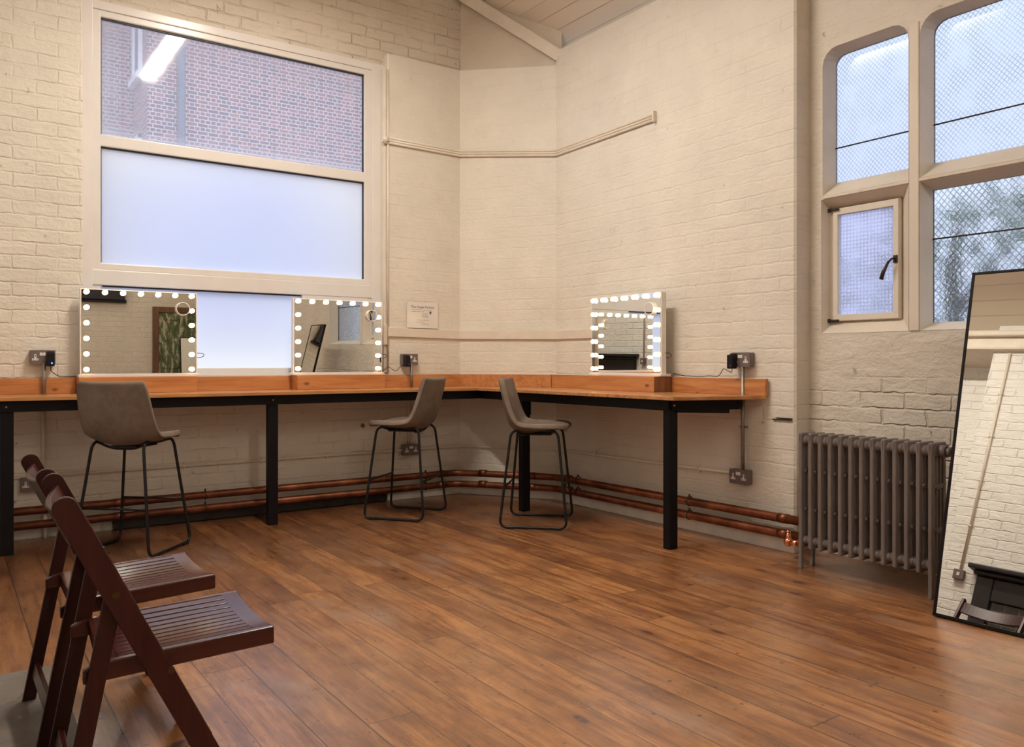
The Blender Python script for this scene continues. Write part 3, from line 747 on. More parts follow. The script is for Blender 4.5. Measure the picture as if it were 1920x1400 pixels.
# plinth boxes under the vanity mirrors
def plinth(name, lo, hi, mat, label):
    c = ((lo[0] + hi[0]) / 2, (lo[1] + hi[1]) / 2, lo[2])
    b = MB(); b.box(tuple(lo[i] - c[i] for i in range(3)), tuple(hi[i] - c[i] for i in range(3)), 0.003)
    o = b.build(name, mat, loc=c); tag(o, label, 'box', 'pine boxes under the vanity mirrors'); return o
plinth('pine_box', (0.724, 6.0, 0.945), (1.469, 6.17, 1.055), 'pine_x', 'pine plinth box under the lit mirror behind the back-turned stool')
plinth('pine_box', (2.20, 6.0, 0.945), (2.93, 6.17, 1.055), 'pine_x', 'pine plinth box under the lit mirror beside the notice and trunking')
p3 = plinth('pine_box', (4.03, 4.063, 0.945), (4.205, 4.782, 1.055), 'pine_y', 'pine plinth box under the lit mirror on the right-hand wall')
b = MB(); b.box((-0.0855, -0.3615, 0.003), (0.0855, -0.3590, 0.107), 0.0); b.build('end_grain', 'pine_end', p3)

# ------------------------------------------------------------------ vanity mirrors
def vanity():
    t = empty('vanity_mirror')
    W, H = 0.745, 0.572
    b = MB()
    b.box((-W / 2 - 0.012, -0.030, 0.0), (W / 2 + 0.012, 0.070, 0.018), 0.003); b.build('base', 'white', t)
    b = MB()
    b.box((-W / 2, -0.012, 0.018), (W / 2, 0.035, 0.018 + H), 0.002)
    b.build('housing', 'white', t)
    b = MB(); b.box((-W / 2 + 0.008, -0.0150, 0.022), (W / 2 - 0.008, -0.0128, 0.018 + H - 0.006), 0.0006); b.build('glass', 'mirror', t)
    pts = [(-0.335 + 0.11167 * i, 0.568) for i in range(7)] + [(-0.335, 0.568 - 0.1035 * k) for k in range(1, 6)] + [(0.335, 0.568 - 0.1035 * k) for k in range(1, 6)]
    for (x, z) in pts:
        b = MB(); b.ball((x, -0.031, z), 0.0165, 16); bl = b.build('bulb', 'bulb_glow', t)
        b = MB(); b.cyl((x, -0.0145, z), (x, -0.024, z), 0.012, 12, 0.010); b.build('socket', 'white', bl)
    b = MB(); b.cyl((0.272, -0.016, 0.475), (0.272, -0.034, 0.475), 0.042, 28); b.tube([(0.272 + 0.044 * math.cos(a), -0.034, 0.475 + 0.044 * math.sin(a)) for a in [2 * math.pi * k / 32 for k in range(32)]], 0.0035, 8, True)
    mg = b.build('magnifier', 'white', t)
    b = MB()
    c = [b.bm.verts.new((0.272 + 0.0425 * math.cos(a), -0.0352, 0.475 + 0.0425 * math.sin(a))) for a in [2 * math.pi * k / 32 for k in range(32)]]
    b.bm.faces.new(c); b.build('magnifier_glass', 'mirror', mg)
    b = MB(); b.tube(fillet([(W / 2 - 0.01, 0.03, 0.165), (W / 2 + 0.05, 0.02, 0.163), (W / 2 + 0.06, 0.03, 0.145), (W / 2 + 0.03, 0.035, 0.13), (W / 2 - 0.01, 0.034, 0.133)], 0.02, 4), 0.0022, 6)
    b.build('cable', 'black_plastic', t)
    return t
vm = vanity()
G = 'lit vanity mirrors on the counter'
tag(vm, 'vanity mirror ringed with glowing bulbs standing behind the back-turned stool', 'mirror', G); vm.location = (1.111, 6.075, 1.0552)
v2 = copy_tree(vm); v2.location = (2.561, 6.075, 1.0552); v2.rotation_euler = (R(0.5), 0, R(-0.15))
tag(v2, 'vanity mirror ringed with glowing bulbs beside the notice on the pier', 'mirror', G)
v3 = copy_tree(vm); v3.location = (4.107, 4.427, 1.0552); v3.rotation_euler = (0, 0, R(-90))
tag(v3, 'vanity mirror ringed with glowing bulbs on the right wall near the counter end', 'mirror', G)

# ------------------------------------------------------------------ bar stools
def stool():
    t = empty('bar_stool')
    # shell: profile of the centre line (x forward, z up), half width, edge lift
    prof = [(0.218, 0.676, 0.165, 0.010), (0.208, 0.696, 0.192, 0.012), (0.15, 0.692, 0.214, 0.020), (0.05, 0.676, 0.226, 0.034), (-0.05, 0.664, 0.232, 0.050), (-0.115, 0.664, 0.236, 0.064),
            (-0.162, 0.682, 0.238, 0.072), (-0.192, 0.727, 0.237, 0.068), (-0.208, 0.79, 0.235, 0.055), (-0.222, 0.865, 0.230, 0.043), (-0.237, 0.94, 0.225, 0.036), (-0.252, 1.010, 0.216, 0.033), (-0.259, 1.038, 0.202, 0.033)]
    n = len(prof); cols = 13; b = MB(); rows = []
    for i, (x, z, hw, lift) in enumerate(prof):
        a = prof[max(i - 1, 0)]; c = prof[min(i + 1, n - 1)]
        tx, tz = c[0] - a[0], c[1] - a[1]; L = math.hypot(tx, tz); nx, nz = tz / L, -tx / L   # towards the sitter
        row = []
        for k in range(cols):
            u = -1 + 2 * k / (cols - 1)
            uu = math.sin(u * math.pi / 2)
            e = lift * abs(uu) ** 2.2
            # soften the corner at front and top: edges pull inwards
            row.append(b.bm.verts.new((x + nx * e, uu * hw, z + nz * e)))
        rows.append(row)
    for i in range(n - 1):
        for k in range(cols - 1):
            f = b.bm.faces.new((rows[i][k], rows[i][k + 1], rows[i + 1][k + 1], rows[i + 1][k])); f.smooth = True
    bmesh.ops.recalc_face_normals(b.bm, faces=list(b.bm.faces))
    sh = b.build('seat_shell', 'suede', t)
    m = sh.modifiers.new('thick', 'SOLIDIFY'); m.thickness = 0.036; m.offset = 0.0
    m = sh.modifiers.new('sub', 'SUBSURF'); m.levels = 2; m.render_levels = 2
    for sgn in (-1, 1):
        yt, yb = sgn * 0.165, sgn * 0.242
        def at(x, z): return (x, yt + (yb - yt) * (0.655 - z) / 0.655, z)
        loop = fillet([at(0.165, 0.676), at(-0.165, 0.676), at(-0.235, 0.011), at(0.235, 0.011)], 0.055, 6, True)
        b = MB(); b.tube(loop, 0.0092, 10, True)
        fr = b.build('side_frame', 'black_tube', t)
        for xx in (-0.165, 0.165):
            b = MB(); b.box((xx - 0.028, yb - 0.012, 0.0), (xx + 0.028, yb + 0.012, 0.012), 0.004); b.build('glide', 'black_plastic', fr)
    zf = 0.285; k = (0.655 - zf) / 0.655; yy = 0.165 + 0.077 * k; xx = 0.165 + 0.070 * k
    for x in (-xx, xx):
        b = MB(); b.cyl((x, -yy, zf), (x, yy, zf), 0.0075, 10); b.build('footrest', 'black_tube', t)
    b = MB()
    b.tube(fillet([(0.12, -0.165, 0.674), (0.10, -0.08, 0.650), (0.10, 0.08, 0.650), (0.12, 0.165, 0.674)], 0.05), 0.008, 8)
    b.tube(fillet([(-0.12, -0.165, 0.674), (-0.10, -0.08, 0.632), (-0.10, 0.08, 0.632), (-0.12, 0.165, 0.674)], 0.05), 0.008, 8)
    b.box((-0.12, -0.09, 0.636), (0.11, 0.09, 0.650), 0.004)
    b.build('seat_support', 'black_tube', t)
    return t
s1 = stool(); GS = 'suede bar stools at the makeup counter'
s1.location = (0.960, 5.452, 0); s1.rotation_euler = (0, 0, R(48))
tag(s1, 'taupe suede bar stool with its back turned behind the folding chairs', 'bar stool', GS)
s2 = copy_tree(s1); s2.location = (2.868, 5.512, 0); s2.rotation_euler = (0, 0, R(129.5))
tag(s2, 'taupe suede bar stool facing left under the counter below the notice', 'bar stool', GS)
s3 = copy_tree(s1); s3.location = (3.503, 4.705, 0); s3.rotation_euler = (0, 0, R(-44))
tag(s3, 'taupe suede bar stool facing right in front of the corner counter post', 'bar stool', GS)

# ------------------------------------------------------------------ folding chairs (local x forward, y across)
def folding_chair():
    t = empty('folding_chair')
    X0 = 0.46
    def P(x, z, y): return (x - X0, y, z)
    for sgn in (-1, 1):
        # long rail: back top to front foot
        b = MB(); y0, y1 = sgn * 0.221, sgn * 0.241
        dx, dz = 0.4173, -0.846; L = math.hypot(dx, dz); ux, uz = dx / L, dz / L; nx, nz = -uz, ux
        hw = 0.0265; tp = (0.2185, 0.826)
        pts = []
        for k in range(9):
            a = math.pi * k / 8
            pts.append((tp[0] + nx * hw * math.cos(a) - ux * hw * math.sin(a) * 0.9, tp[1] + nz * hw * math.cos(a) - uz * hw * math.sin(a) * 0.9))
        ft = (0.826 - 0.0442) / 0.846
        fl = (tp[0] + dx * ft, 0.0442)
        pts += [(fl[0] - hw / abs(uz), 0.0442), (fl[0] + hw / abs(uz), 0.0442)]
        b.prism([(p[0] - X0, p[1]) for p in pts], 'y', y0, y1, 0.003)
        rail = b.build('side_rail', 'mahogany_z', t)
        b = MB()
        for (bx, bz) in ((0.322, 0.617), (0.440, 0.422)):
            b.cyl((bx - X0, sgn * 0.2405, bz), (bx - X0, sgn * 0.2435, bz), 0.0085, 14)
            b.cyl((bx - X0, sgn * 0.2430, bz), (bx - X0, sgn * 0.2445, bz), 0.0045, 10)
        b.build('bolt', 'dark_brass', rail)
        # rear leg
        b = MB(); ya, yb = sgn * 0.200, sgn * 0.2195
        leg = [(0.303, 0.640), (0.343, 0.640), (0.341, 0.610), (0.232, 0.0442), (0.194, 0.0442), (0.300, 0.610)]
        b.prism([(p[0] - X0, p[1]) for p in leg], 'y', min(ya, yb), max(ya, yb), 0.003)
        b.build('rear_leg', 'mahogany_z', t)
    # seat: side boards, curved front and back rails, slats
    def sz(x): return 0.454 + (x - 0.309) * 0.041
    for sgn in (-1, 1):
        b = MB(); ya, yb = sgn * 0.176, sgn * 0.1985
        pts = [(0.258, sz(0.258) - 0.044), (0.697, sz(0.697) - 0.044), (0.697, sz(0.697)), (0.285, sz(0.285)), (0.258, sz(0.258) - 0.012)]
        b.prism([(p[0] - X0, p[1]) for p in pts], 'y', min(ya, yb), max(ya, yb), 0.004)
        b.build('seat_side', 'mahogany_x', t)
    def sag(y): return -0.011 * (1 - (y / 0.176) ** 2)
    for xa, xb in ((0.648, 0.697), (0.300, 0.335)):
        b = MB(); N = 14; ys = [-0.177 + 0.354 * i / N for i in range(N + 1)]
        rings = []
        for y in ys:
            s_ = sag(y)
            rings.append([b.bm.verts.new(P(xx, sz(xx) + s_ + dz, y)) for xx, dz in ((xa, -0.036), (xb, -0.036), (xb, -0.004), (xb - 0.004, 0.0), (xa, 0.0))])
        for i in range(N):
            for k in range(5):
                b.bm.faces.new((rings[i][k], rings[i][(k + 1) % 5], rings[i + 1][(k + 1) % 5], rings[i + 1][k]))
        b.bm.faces.new(rings[0]); b.bm.faces.new(list(reversed(rings[-1])))
        bmesh.ops.recalc_face_normals(b.bm, faces=list(b.bm.faces))
        b.build('seat_rail', 'mahogany_x', t)
    for i in range(10):
        y = -0.1755 + 0.0351 * (i + 0.5); s_ = sag(y)
        slope = 0.022 * y / 0.176 ** 2
        m = Matrix.Translation(P(0.4915, sz(0.4915) + s_ - 0.006, y)) @ Matrix.Rotation(-math.atan(0.041), 4, 'Y') @ Matrix.Rotation(math.atan(slope), 4, 'X')
        b = MB(); b.box((-0.158, -0.0146, -0.006), (0.158, 0.0146, 0.006), 0.002, None, m); b.build('seat_slat', 'mahogany_x', t)
    # curved back slat
    b = MB(); N = 16; rings = []
    for i in range(N + 1):
        y = -0.221 + 0.442 * i / N; bow = -0.034 * (1 - (y / 0.221) ** 2)
        ring = []
        for (dn, dl) in ((0.007, 0.0), (0.007, 0.105), (-0.007, 0.105), (-0.007, 0.0)):
            x = 0.226 + ux * dl + nx * dn + bow * nx; z = 0.818 + uz * dl + nz * dn + bow * nz
            ring.append(b.bm.verts.new(P(x, z, y)))
        rings.append(ring)
    for i in range(N):
        for k in range(4):
            f = b.bm.faces.new((rings[i][k], rings[i][(k + 1) % 4], rings[i + 1][(k + 1) % 4], rings[i + 1][k])); f.smooth = False
    b.bm.faces.new(rings[0]); b.bm.faces.new(list(reversed(rings[-1])))
    bmesh.ops.recalc_face_normals(b.bm, faces=list(b.bm.faces))
    bs = b.build('back_slat', 'mahogany_z', t); mm = bs.modifiers.new('bev', 'BEVEL'); mm.width = 0.004; mm.segments = 2; mm.limit_method = 'ANGLE'
    b = MB(); b.beam(P(0.232, 0.15, -0.2), P(0.232, 0.15, 0.2), 0.016, 0.042, 0.003, up=(0.19, 0, 1)); b.build('rear_stretcher', 'mahogany_x', t)
    b = MB(); b.beam(P(0.560, 0.150, -0.221), P(0.560, 0.150, 0.221), 0.016, 0.042, 0.003, up=(-0.45, 0, 0.9)); b.build('front_stretcher', 'mahogany_x', t)
    done = set()
    def grow(o):
        for c in kids(o):
            if c.data.name not in done:
                done.add(c.data.name)
                for v in c.data.vertices: v.co = Vector((v.co.x * 1.04, v.co.y * 1.04, v.co.z * 1.04 - 0.046))
            grow(c)
    grow(t)
    return t
f1 = folding_chair(); GF = 'mahogany folding chairs in a row'
f1.location = (0.473 * 1.04, 2.288 * 1.04, 0); f1.rotation_euler = (0, 0, R(-2.7))
tag(f1, 'dark red slatted folding chair, nearer of the two in the row', 'folding chair', GF)
f2 = copy_tree(f1); f2.location = (0.476 * 1.04, 2.885 * 1.04, 0); f2.rotation_euler = (0, 0, R(0.6))
tag(f2, 'dark red slatted folding chair, farther of the two, nearer the counter', 'folding chair', GF)

# ------------------------------------------------------------------ hearth and fireplace
b = MB(); b.box((BX, 1.6, -0.03), (0.348, 3.535, 0.004), 0.003)
structure(b.build('floor_hearth', 'slab'), 'worn grey stone hearth slab let into the floorboards under the folding chairs', 'hearth')
fp = empty('fireplace', (BX, 2.6, 0)); tag(fp, 'black fireplace surround with dark square tiles on the chimney breast', 'fireplace')
b = MB(); b.box((-0.0, -0.80, 1.19), (0.14, 0.80, 1.235), 0.012); b.box((0.0, -0.76, 1.15), (0.10, 0.76, 1.19), 0.015); b.build('mantel_shelf', 'mantel', fp)
for s_ in (-1, 1):
    b = MB(); b.box((0.0, min(s_ * 0.60, s_ * 0.74), 0.004), (0.06, max(s_ * 0.60, s_ * 0.74), 1.15), 0.01); b.build('jamb', 'mantel', fp)
b = MB(); b.box((0.0, -0.60, 0.95), (0.05, 0.60, 1.15), 0.008); b.build('frieze', 'mantel', fp)
b = MB(); b.box((0.0, -0.60, 0.004), (0.02, -0.30, 0.95), 0.0); b.box((0.0, 0.30, 0.004), (0.02, 0.60, 0.95), 0.0); b.box((0.0, -0.30, 0.70), (0.02, 0.30, 0.95), 0.0); b.build('tile_panel', 'tiles', fp)
b = MB(); b.box((0.0, -0.30, 0.004), (0.012, 0.30, 0.70), 0.0); b.build('fire_opening', 'soot', fp)

# ------------------------------------------------------------------ tall leaning mirrors
def tall_mirror(P0, lean, rot, W, L, label, cat='mirror', mat_prefix=''):
    """bottom edge starts at P0 and runs W along local -y; leans back towards local +x"""
    t = empty('standing_mirror', P0); t.rotation_euler = (0, 0, rot)
    tag(t, label, cat, 'tall black framed leaning mirrors')
    m = Matrix.Rotation(lean, 4, 'Y')
    b = MB(); f = 0.013
    b.box((-0.004, -W, 0.0), (0.022, 0.0, f), 0.002, None, m); b.box((-0.004, -W, L - f), (0.022, 0.0, L), 0.002, None, m)
    b.box((-0.004, -f, 0.0), (0.022, 0.0, L), 0.002, None, m); b.box((-0.004, -W, 0.0), (0.022, -W + f, L), 0.002, None, m)
    b.box((0.012, -W + 0.004, 0.004), (0.018, -0.004, L - 0.004), 0.0, None, m)
    b.build('frame', 'black_steel', t)
    b = MB(); b.quad(*[tuple(m @ Vector(p)) for p in ((0.0, -f, f), (0.0, -W + f, f), (0.0, -W + f, L - f), (0.0, -f, L - f))]); b.build('glass', 'mirror', t)
    b = MB()
    A = m @ Vector((0.02, -W * 0.5, L * 0.62)); foot = Vector((A.x + 0.30 if lean > 0 else A.x, -W * 0.5, 0.008))
    foot.x = min(foot.x, 0.56)
    b.tube([A, foot], 0.007, 8); b.tube([foot + Vector((0, -0.1, 0)), foot + Vector((0, 0.1, 0))], 0.007, 8)
    b.build('strut', 'black_tube', t)
    return t
tall_mirror((3.681, 1.94, 0.006), R(13.8), R(1.7), 0.52, 1.625, 'tall black framed mirror leaning back beside the grey radiator')
m2 = tall_mirror((4.02, -3.30, 0.006), R(7), R(90 + 180), 0.5, 1.62, 'tall black framed mirror leaning before the peeling green door')

# ------------------------------------------------------------------ radiator
rad = empty('radiator', (4.0, 2.47, 0)); tag(rad, 'grey cast iron column radiator under the stone window', 'radiator')
ro = Vector((4.0, 2.47, 0)); N = 13; pitch = 0.0612
for i in range(N):
    y = 2.822 - i * pitch - 2.47
    end = i in (0, N - 1)
    b = MB(); z0, z1 = 0.115, 0.758
    # front and rear columns with rounded fronts, slim middle columns, bridged at top and bottom
    for xx, wx, wy in ((-0.050, 0.032, 0.022), (0.055, 0.030, 0.022), (-0.012, 0.018, 0.020), (0.020, 0.018, 0.020)):
        front = abs(xx) > 0.03
        zz0 = z0 if front else z0 + 0.03
        b.box((xx - wx / 2, y - wy / 2, zz0), (xx + wx / 2, y + wy / 2, z1 - (0.0 if front else 0.03)), 0.009, None, None, 3)
    b.box((-0.066, y - 0.0115, z1 - 0.062), (0.071, y + 0.0115, z1 + 0.002), 0.012, None, None, 3)
    b.box((-0.062, y - 0.0115, z0), (0.068, y + 0.0115, z0 + 0.060), 0.012, None, None, 3)
    for zc in (0.158, 0.718):
        r_ = 0.027
        b.tube([(0.002, y - pitch * 0.5 if i < N - 1 else y - 0.02, zc), (0.002, y + (pitch * 0.5 if i > 0 else 0.018), zc)], r_, 16)
        b.tube([(-0.030, y - pitch * 0.5 if i < N - 1 else y - 0.016, zc), (-0.028, y + (pitch * 0.5 if i > 0 else 0.016), zc)], 0.024, 14)
    for zc in (0.33, 0.545):
        b.tube([(-0.03, y - 0.024, zc), (-0.03, y + 0.024, zc)], 0.011, 10)
        b.box((-0.05, y - 0.008, zc - 0.012), (0.055, y + 0.008, zc + 0.012), 0.004)
    if end:
        for xx in (-0.050, 0.055):
            b.prism([(xx - 0.015, z0 + 0.05), (xx + 0.015, z0 + 0.05), (xx + 0.006, 0.02), (xx + 0.008, 0.0), (xx - 0.020, 0.0), (xx - 0.016, 0.03)], 'y', y - 0.010, y + 0.010, 0.003)
    b.build('section', 'radiator', rad)
yy = 2.822 - 12 * pitch - 2.47
b = MB(); b.cyl((0.0, yy - 0.012, 0.718), (0.0, yy - 0.05, 0.718), 0.030, 16); b.tube([(0.0, yy - 0.05, 0.718), (0.0, yy - 0.072, 0.718)], 0.024, 6); b.build('end_plug', 'radiator', rad)
b = MB(); b.cyl((0.0, yy - 0.07, 0.718), (0.0, yy - 0.092, 0.718), 0.008, 10); b.ball((0.0, yy - 0.09, 0.72), 0.009, 8); b.build('bleed_valve', 'brass', rad)
b = MB(); vx, vy = 0.075, 3.00 - 2.47
b.ball((vx, vy, 0.098), 0.028, 16); b.cyl((vx, vy, 0.098), (vx, vy, 0.155), 0.019, 14, 0.012); b.cyl((vx, vy, 0.150), (vx, vy, 0.165), 0.014, 12)
b.cyl((vx, vy, 0.098), (vx - 0.05, vy - 0.10, 0.110), 0.018, 12); b.cyl((vx - 0.05, vy - 0.10, 0.110), (0.0, 0.37, 0.150), 0.016, 12)
b.build('valve', 'copper_bright', rad)

# ------------------------------------------------------------------ copper pipes
def pipe(zl, zr, label, xend):
    t = empty('copper_pipe', (3.69, 6.1, zl)); tag(t, label, 'pipe', 'copper heating pipes')
    o = Vector((3.69, 6.1, zl))
    path = [(XL, 6.105, zl), (3.655, 6.105, zl), (4.165, 5.34, (zl + zr) / 2), (4.165, xend, zr)]
    b = MB(); b.tube(rel(fillet(path, 0.10, 7), o), 0.0275, 16); b.build('pipe_run', 'copper', t)
    # couplings
    for (c, d) in (((3.52, 6.105, zl), (1, 0, 0)), ((3.80, 5.885, zl * 0.5 + zr * 0.5), (0.55, -0.83, 0)), ((4.05, 5.51, (zl + zr) / 2), (0.55, -0.83, 0)), ((4.165, 5.17, zr), (0, 1, 0)), ((4.165, 3.10, zr), (0, 1, 0)), ((0.98, 6.105, zl), (1, 0, 0))):
        c, d = Vector(c), Vector(d).normalized()
        b = MB(); b.tube([tuple(c - d * 0.035 - o), tuple(c + d * 0.035 - o)], 0.0300, 16); b.build('coupling', 'copper', t)
    for (c, n) in (((1.55, 6.105), (0, 1)), ((3.36, 6.105), (0, 1)), ((4.165, 5.05), (1, 0)), ((4.165, 3.86), (1, 0))):
        z = zl if n[1] else zr
        b = MB(); c3 = Vector((c[0], c[1], z)); nn = Vector((n[0], n[1], 0)); tt = Vector((n[1], n[0], 0))
        ring = [tuple(c3 + (nn * math.cos(a) + Vector((0, 0, 1)) * math.sin(a)) * 0.031 - o) for a in [2 * math.pi * k / 20 for k in range(20)]]
        b.tube(ring, 0.0045, 6, True)
        b.cyl(tuple(c3 + nn * 0.03 - o), tuple(c3 + nn * 0.078 - o), 0.006, 8); b.cyl(tuple(c3 + Vector((0, 0, 0.032)) - o), tuple(c3 + Vector((0, 0, 0.046)) - o), 0.006, 8)
        b.build('pipe_clip', 'dark_brass', t)
pipe(0.194, 0.210, 'upper of the two copper heating pipes running low along the walls', 2.95)
pipe(0.100, 0.117, 'lower of the two copper heating pipes, nearest the floor', 2.99)

# ------------------------------------------------------------------ electrics
def socket_box():
    t = empty('double_socket')
    b = MB(); b.box((-0.073, -0.05, -0.0465), (0.073, 0.0, 0.0465), 0.010, None, None, 3); b.build('back_box', 'grey_metal', t)
    b = MB(); b.box((-0.0735, -0.054, -0.047), (0.0735, -0.049, 0.047), 0.003); b.build('faceplate', 'grey_metal', t)
    for x in (-0.042, 0.042):
        b = MB(); b.box((x - 0.006, -0.0552, -0.012), (x + 0.006, -0.0538, 0.020), 0.0006); b.box((x - 0.019, -0.0552, -0.020), (x + 0.019, -0.0538, -0.007), 0.0006)
        out = b.build('outlet', 'white', t)
        b = MB(); b.box((x - 0.0025, -0.0558, 0.006), (x + 0.0025, -0.0550, 0.015)); b.box((x - 0.014, -0.0558, -0.015), (x - 0.008, -0.0550, -0.011)); b.box((x + 0.008, -0.0558, -0.015), (x + 0.014, -0.0550, -0.011)); b.build('pin_holes', 'black_plastic', out)
    for x in (-0.009, 0.009):
        b = MB(); b.box((x - 0.008, -0.0580, 0.010), (x + 0.008, -0.0530, 0.031), 0.001); b.build('switch', 'white', t)
    return t
k0 = socket_box(); k0.location = (0.529, Y, 1.186); GK = 'grey metal double sockets'
tag(k0, 'grey metal double socket above the counter beside the back-turned stool', 'socket', GK)
for loc, rz, lb in (((3.225, Y, 1.178), 0, 'grey metal double socket above the counter below the notice'),
                    ((3.235, Y, 0.417), 0, 'grey metal double socket low on the pier behind the left-facing stool'),
                    ((X, 3.445, 1.170), -90, 'grey metal double socket above the counter end on the right wall'),
                    ((X, 3.462, 0.418), -90, 'grey metal double socket low on the right wall beside the counter end'),
                    ((0.475, Y, 0.36), 0, 'grey metal double socket low on the wall beside the far folding chair')):
    c = copy_tree(k0); c.location = loc; c.rotation_euler = (0, 0, R(rz)); tag(c, lb, 'socket', GK)

def adapter(loc, rz, cable, label, led='blue_dim'):
    t = empty('power_adapter', loc, R(rz)); tag(t, label, 'power adapter', 'black plug-in power adapters')
    b = MB(); b.box((-0.023, -0.048, -0.060), (0.023, 0.0, 0.030), 0.006, None, None, 3); b.box((-0.021, -0.022, 0.026), (0.021, 0.0, 0.038), 0.003); b.build('body', 'black_plastic', t)
    b = MB(); b.ball((0.006, -0.048, -0.040), 0.0045, 10); b.build('indicator_light', led, t)
    b = MB(); b.tube(fillet(cable, 0.03, 5), 0.0024, 6); b.build('cable', 'black_plastic', t)
    return t
adapter((0.571, Y - 0.055, 1.188), 0, [(0.0, -0.02, -0.058), (0.002, -0.02, -0.09), (0.04, -0.005, -0.124), (0.09, 0.010, -0.129), (0.17, 0.015, -0.128)], 'black plug adapter with a lit blue light in the socket by the back-turned stool', 'blue_led')
adapter((3.180, Y - 0.055, 1.178), 0, [(0.0, -0.02, -0.058), (-0.03, -0.015, -0.050), (-0.07, -0.02, -0.068), (-0.095, -0.02, -0.100), (-0.13, -0.02, -0.085), (-0.17, -0.02, -0.052), (-0.205, -0.03, -0.085), (-0.25, -0.03, -0.100)], 'black plug adapter in the socket below the notice')
adapter((X - 0.055, 3.492, 1.172), -90, [(0.0, -0.02, -0.058), (-0.003, -0.02, -0.085), (-0.05, -0.01, -0.072), (-0.09, 0.0, -0.055), (-0.13, 0.01, -0.105), (-0.17, 0.015, -0.115), (-0.22, 0.015, -0.108), (-0.30, 0.02, -0.116), (-0.46, 0.02, -0.112), (-0.53, 0.02, -0.098), (-0.56, 0.02, -0.1)], 'black plug adapter in the socket at the counter end')

def conduit(name, pts, r, mat, label, clips=(), grp='electrical conduits on the walls'):
    o = Vector(pts[0]); t = empty(name, tuple(o)); tag(t, label, 'conduit', grp)
    b = MB(); b.tube(rel(fillet(pts, 0.04, 5), o), r, 12); b.build('conduit_tube', mat, t)
    for (c, n, up) in clips:
        c = Vector(c) - o; n = Vector(n); u = Vector(up)
        b = MB(); b.beam(tuple(c + n * (r + 0.002) - u * 0.028), tuple(c + n * (r + 0.002) + u * 0.028), 0.014, 0.004, 0.001, up=tuple(n))
        b.beam(tuple(c - n * (r + 0.001) - u * 0.011), tuple(c - n * (r + 0.001) + u * 0.011), 0.014, 0.004, 0.001, up=tuple(n))
        for s_ in (-1, 1): b.ball(tuple(c + u * 0.023 * s_ + n * 0.004), 0.006, 8)
        b.build('saddle_clip', mat, t)
conduit('steel_conduit', [(0.536, 6.118, 0.94), (0.536, 6.118, 1.15)], 0.0115, 'galv', 'bare steel conduit dropping from the socket beside the back-turned stool')
conduit('steel_conduit', [(3.232, 6.118, 0.94), (3.232, 6.118, 1.14)], 0.0115, 'galv', 'bare steel conduit dropping from the socket below the notice')
conduit('steel_conduit', [(X - 0.042, 3.435, 0.45), (X - 0.042, 3.435, 1.13)], 0.0125, 'galv', 'bare steel conduit joining the two sockets at the counter end', [((X - 0.042, 3.435, 0.74), (1, 0, 0), (0, 1, 0))])
conduit('painted_conduit', [(0.536, Y - 0.016, 0.915), (0.536, Y - 0.016, 0.404)], 0.012, 'cream', 'cream painted upright conduit under the counter beside the back-turned stool')
conduit('painted_conduit', [(3.232, Y - 0.016, 0.915), (3.232, Y - 0.016, 0.46)], 0.012, 'cream', 'cream painted upright conduit under the counter on the pier')
cl = [((x, Y - 0.013, 0.404 + (x - 0.4) * 0.003), (0, 1, 0), (0, 0, 1)) for x in (1.42, 1.98, 2.50)] + [((X - 0.013, y, 0.428), (1, 0, 0), (0, 0, 1)) for y in (3.83, 4.9)]
conduit('painted_conduit', [(XL, Y - 0.013, 0.402), (3.738, Y - 0.013, 0.415), (X - 0.013, 5.42, 0.420), (X - 0.013, 3.53, 0.430)], 0.0105, 'cream', 'long cream painted conduit running level below the counter round the corner', cl)
conduit('painted_conduit', [(0.545, Y - 0.03, 0.0), (0.545, Y - 0.03, 0.21)], 0.014, 'cream', 'short cream painted pipe rising from the floor beside the left counter post')
conduit('painted_conduit', [(BX + 0.013, 3.50, 1.18), (BX + 0.013, 3.50, 3.40)], 0.012, 'cream', 'cream painted conduit up the chimney breast behind the folding chairs', [((BX + 0.013, 3.50, z), (-1, 0, 0), (0, 1, 0)) for z in (1.6, 2.05, 2.5, 2.95)])
t = empty('light_switch', (BX, 3.50, 1.13)); tag(t, 'small grey metal switch on the chimney breast under the painted conduit', 'switch')
b = MB(); b.box((0.0, -0.045, -0.045), (0.045, 0.045, 0.045), 0.006); b.build('switch_box', 'grey_metal', t)
b = MB(); b.box((0.045, -0.012, -0.016), (0.050, 0.012, 0.016), 0.001); b.build('rocker', 'white', t)

b = MB(); b.box((-0.006, -0.070, -0.003), (0.012, 0.070, 0.003), 0.001); b.box((-0.006, -0.070, 0.007), (0.010, 0.045, 0.012), 0.001)
tag(b.build('iron_strap', 'dark_metal', loc=(X - 0.006, 3.163, 0.80)), 'rusty iron strap stub let into the right wall beside the radiator', 'iron strap')
b = MB(); b.box((-0.016, -0.004, -0.016), (0.016, 0.003, 0.016), 0.001, None, Matrix.Rotation(R(45), 4, 'Y'))
tag(b.build('wall_plate', 'grey_metal', loc=(2.815, Y - 0.003, 0.635)), 'tiny grey diamond plate on the wall under the counter', 'wall plate')

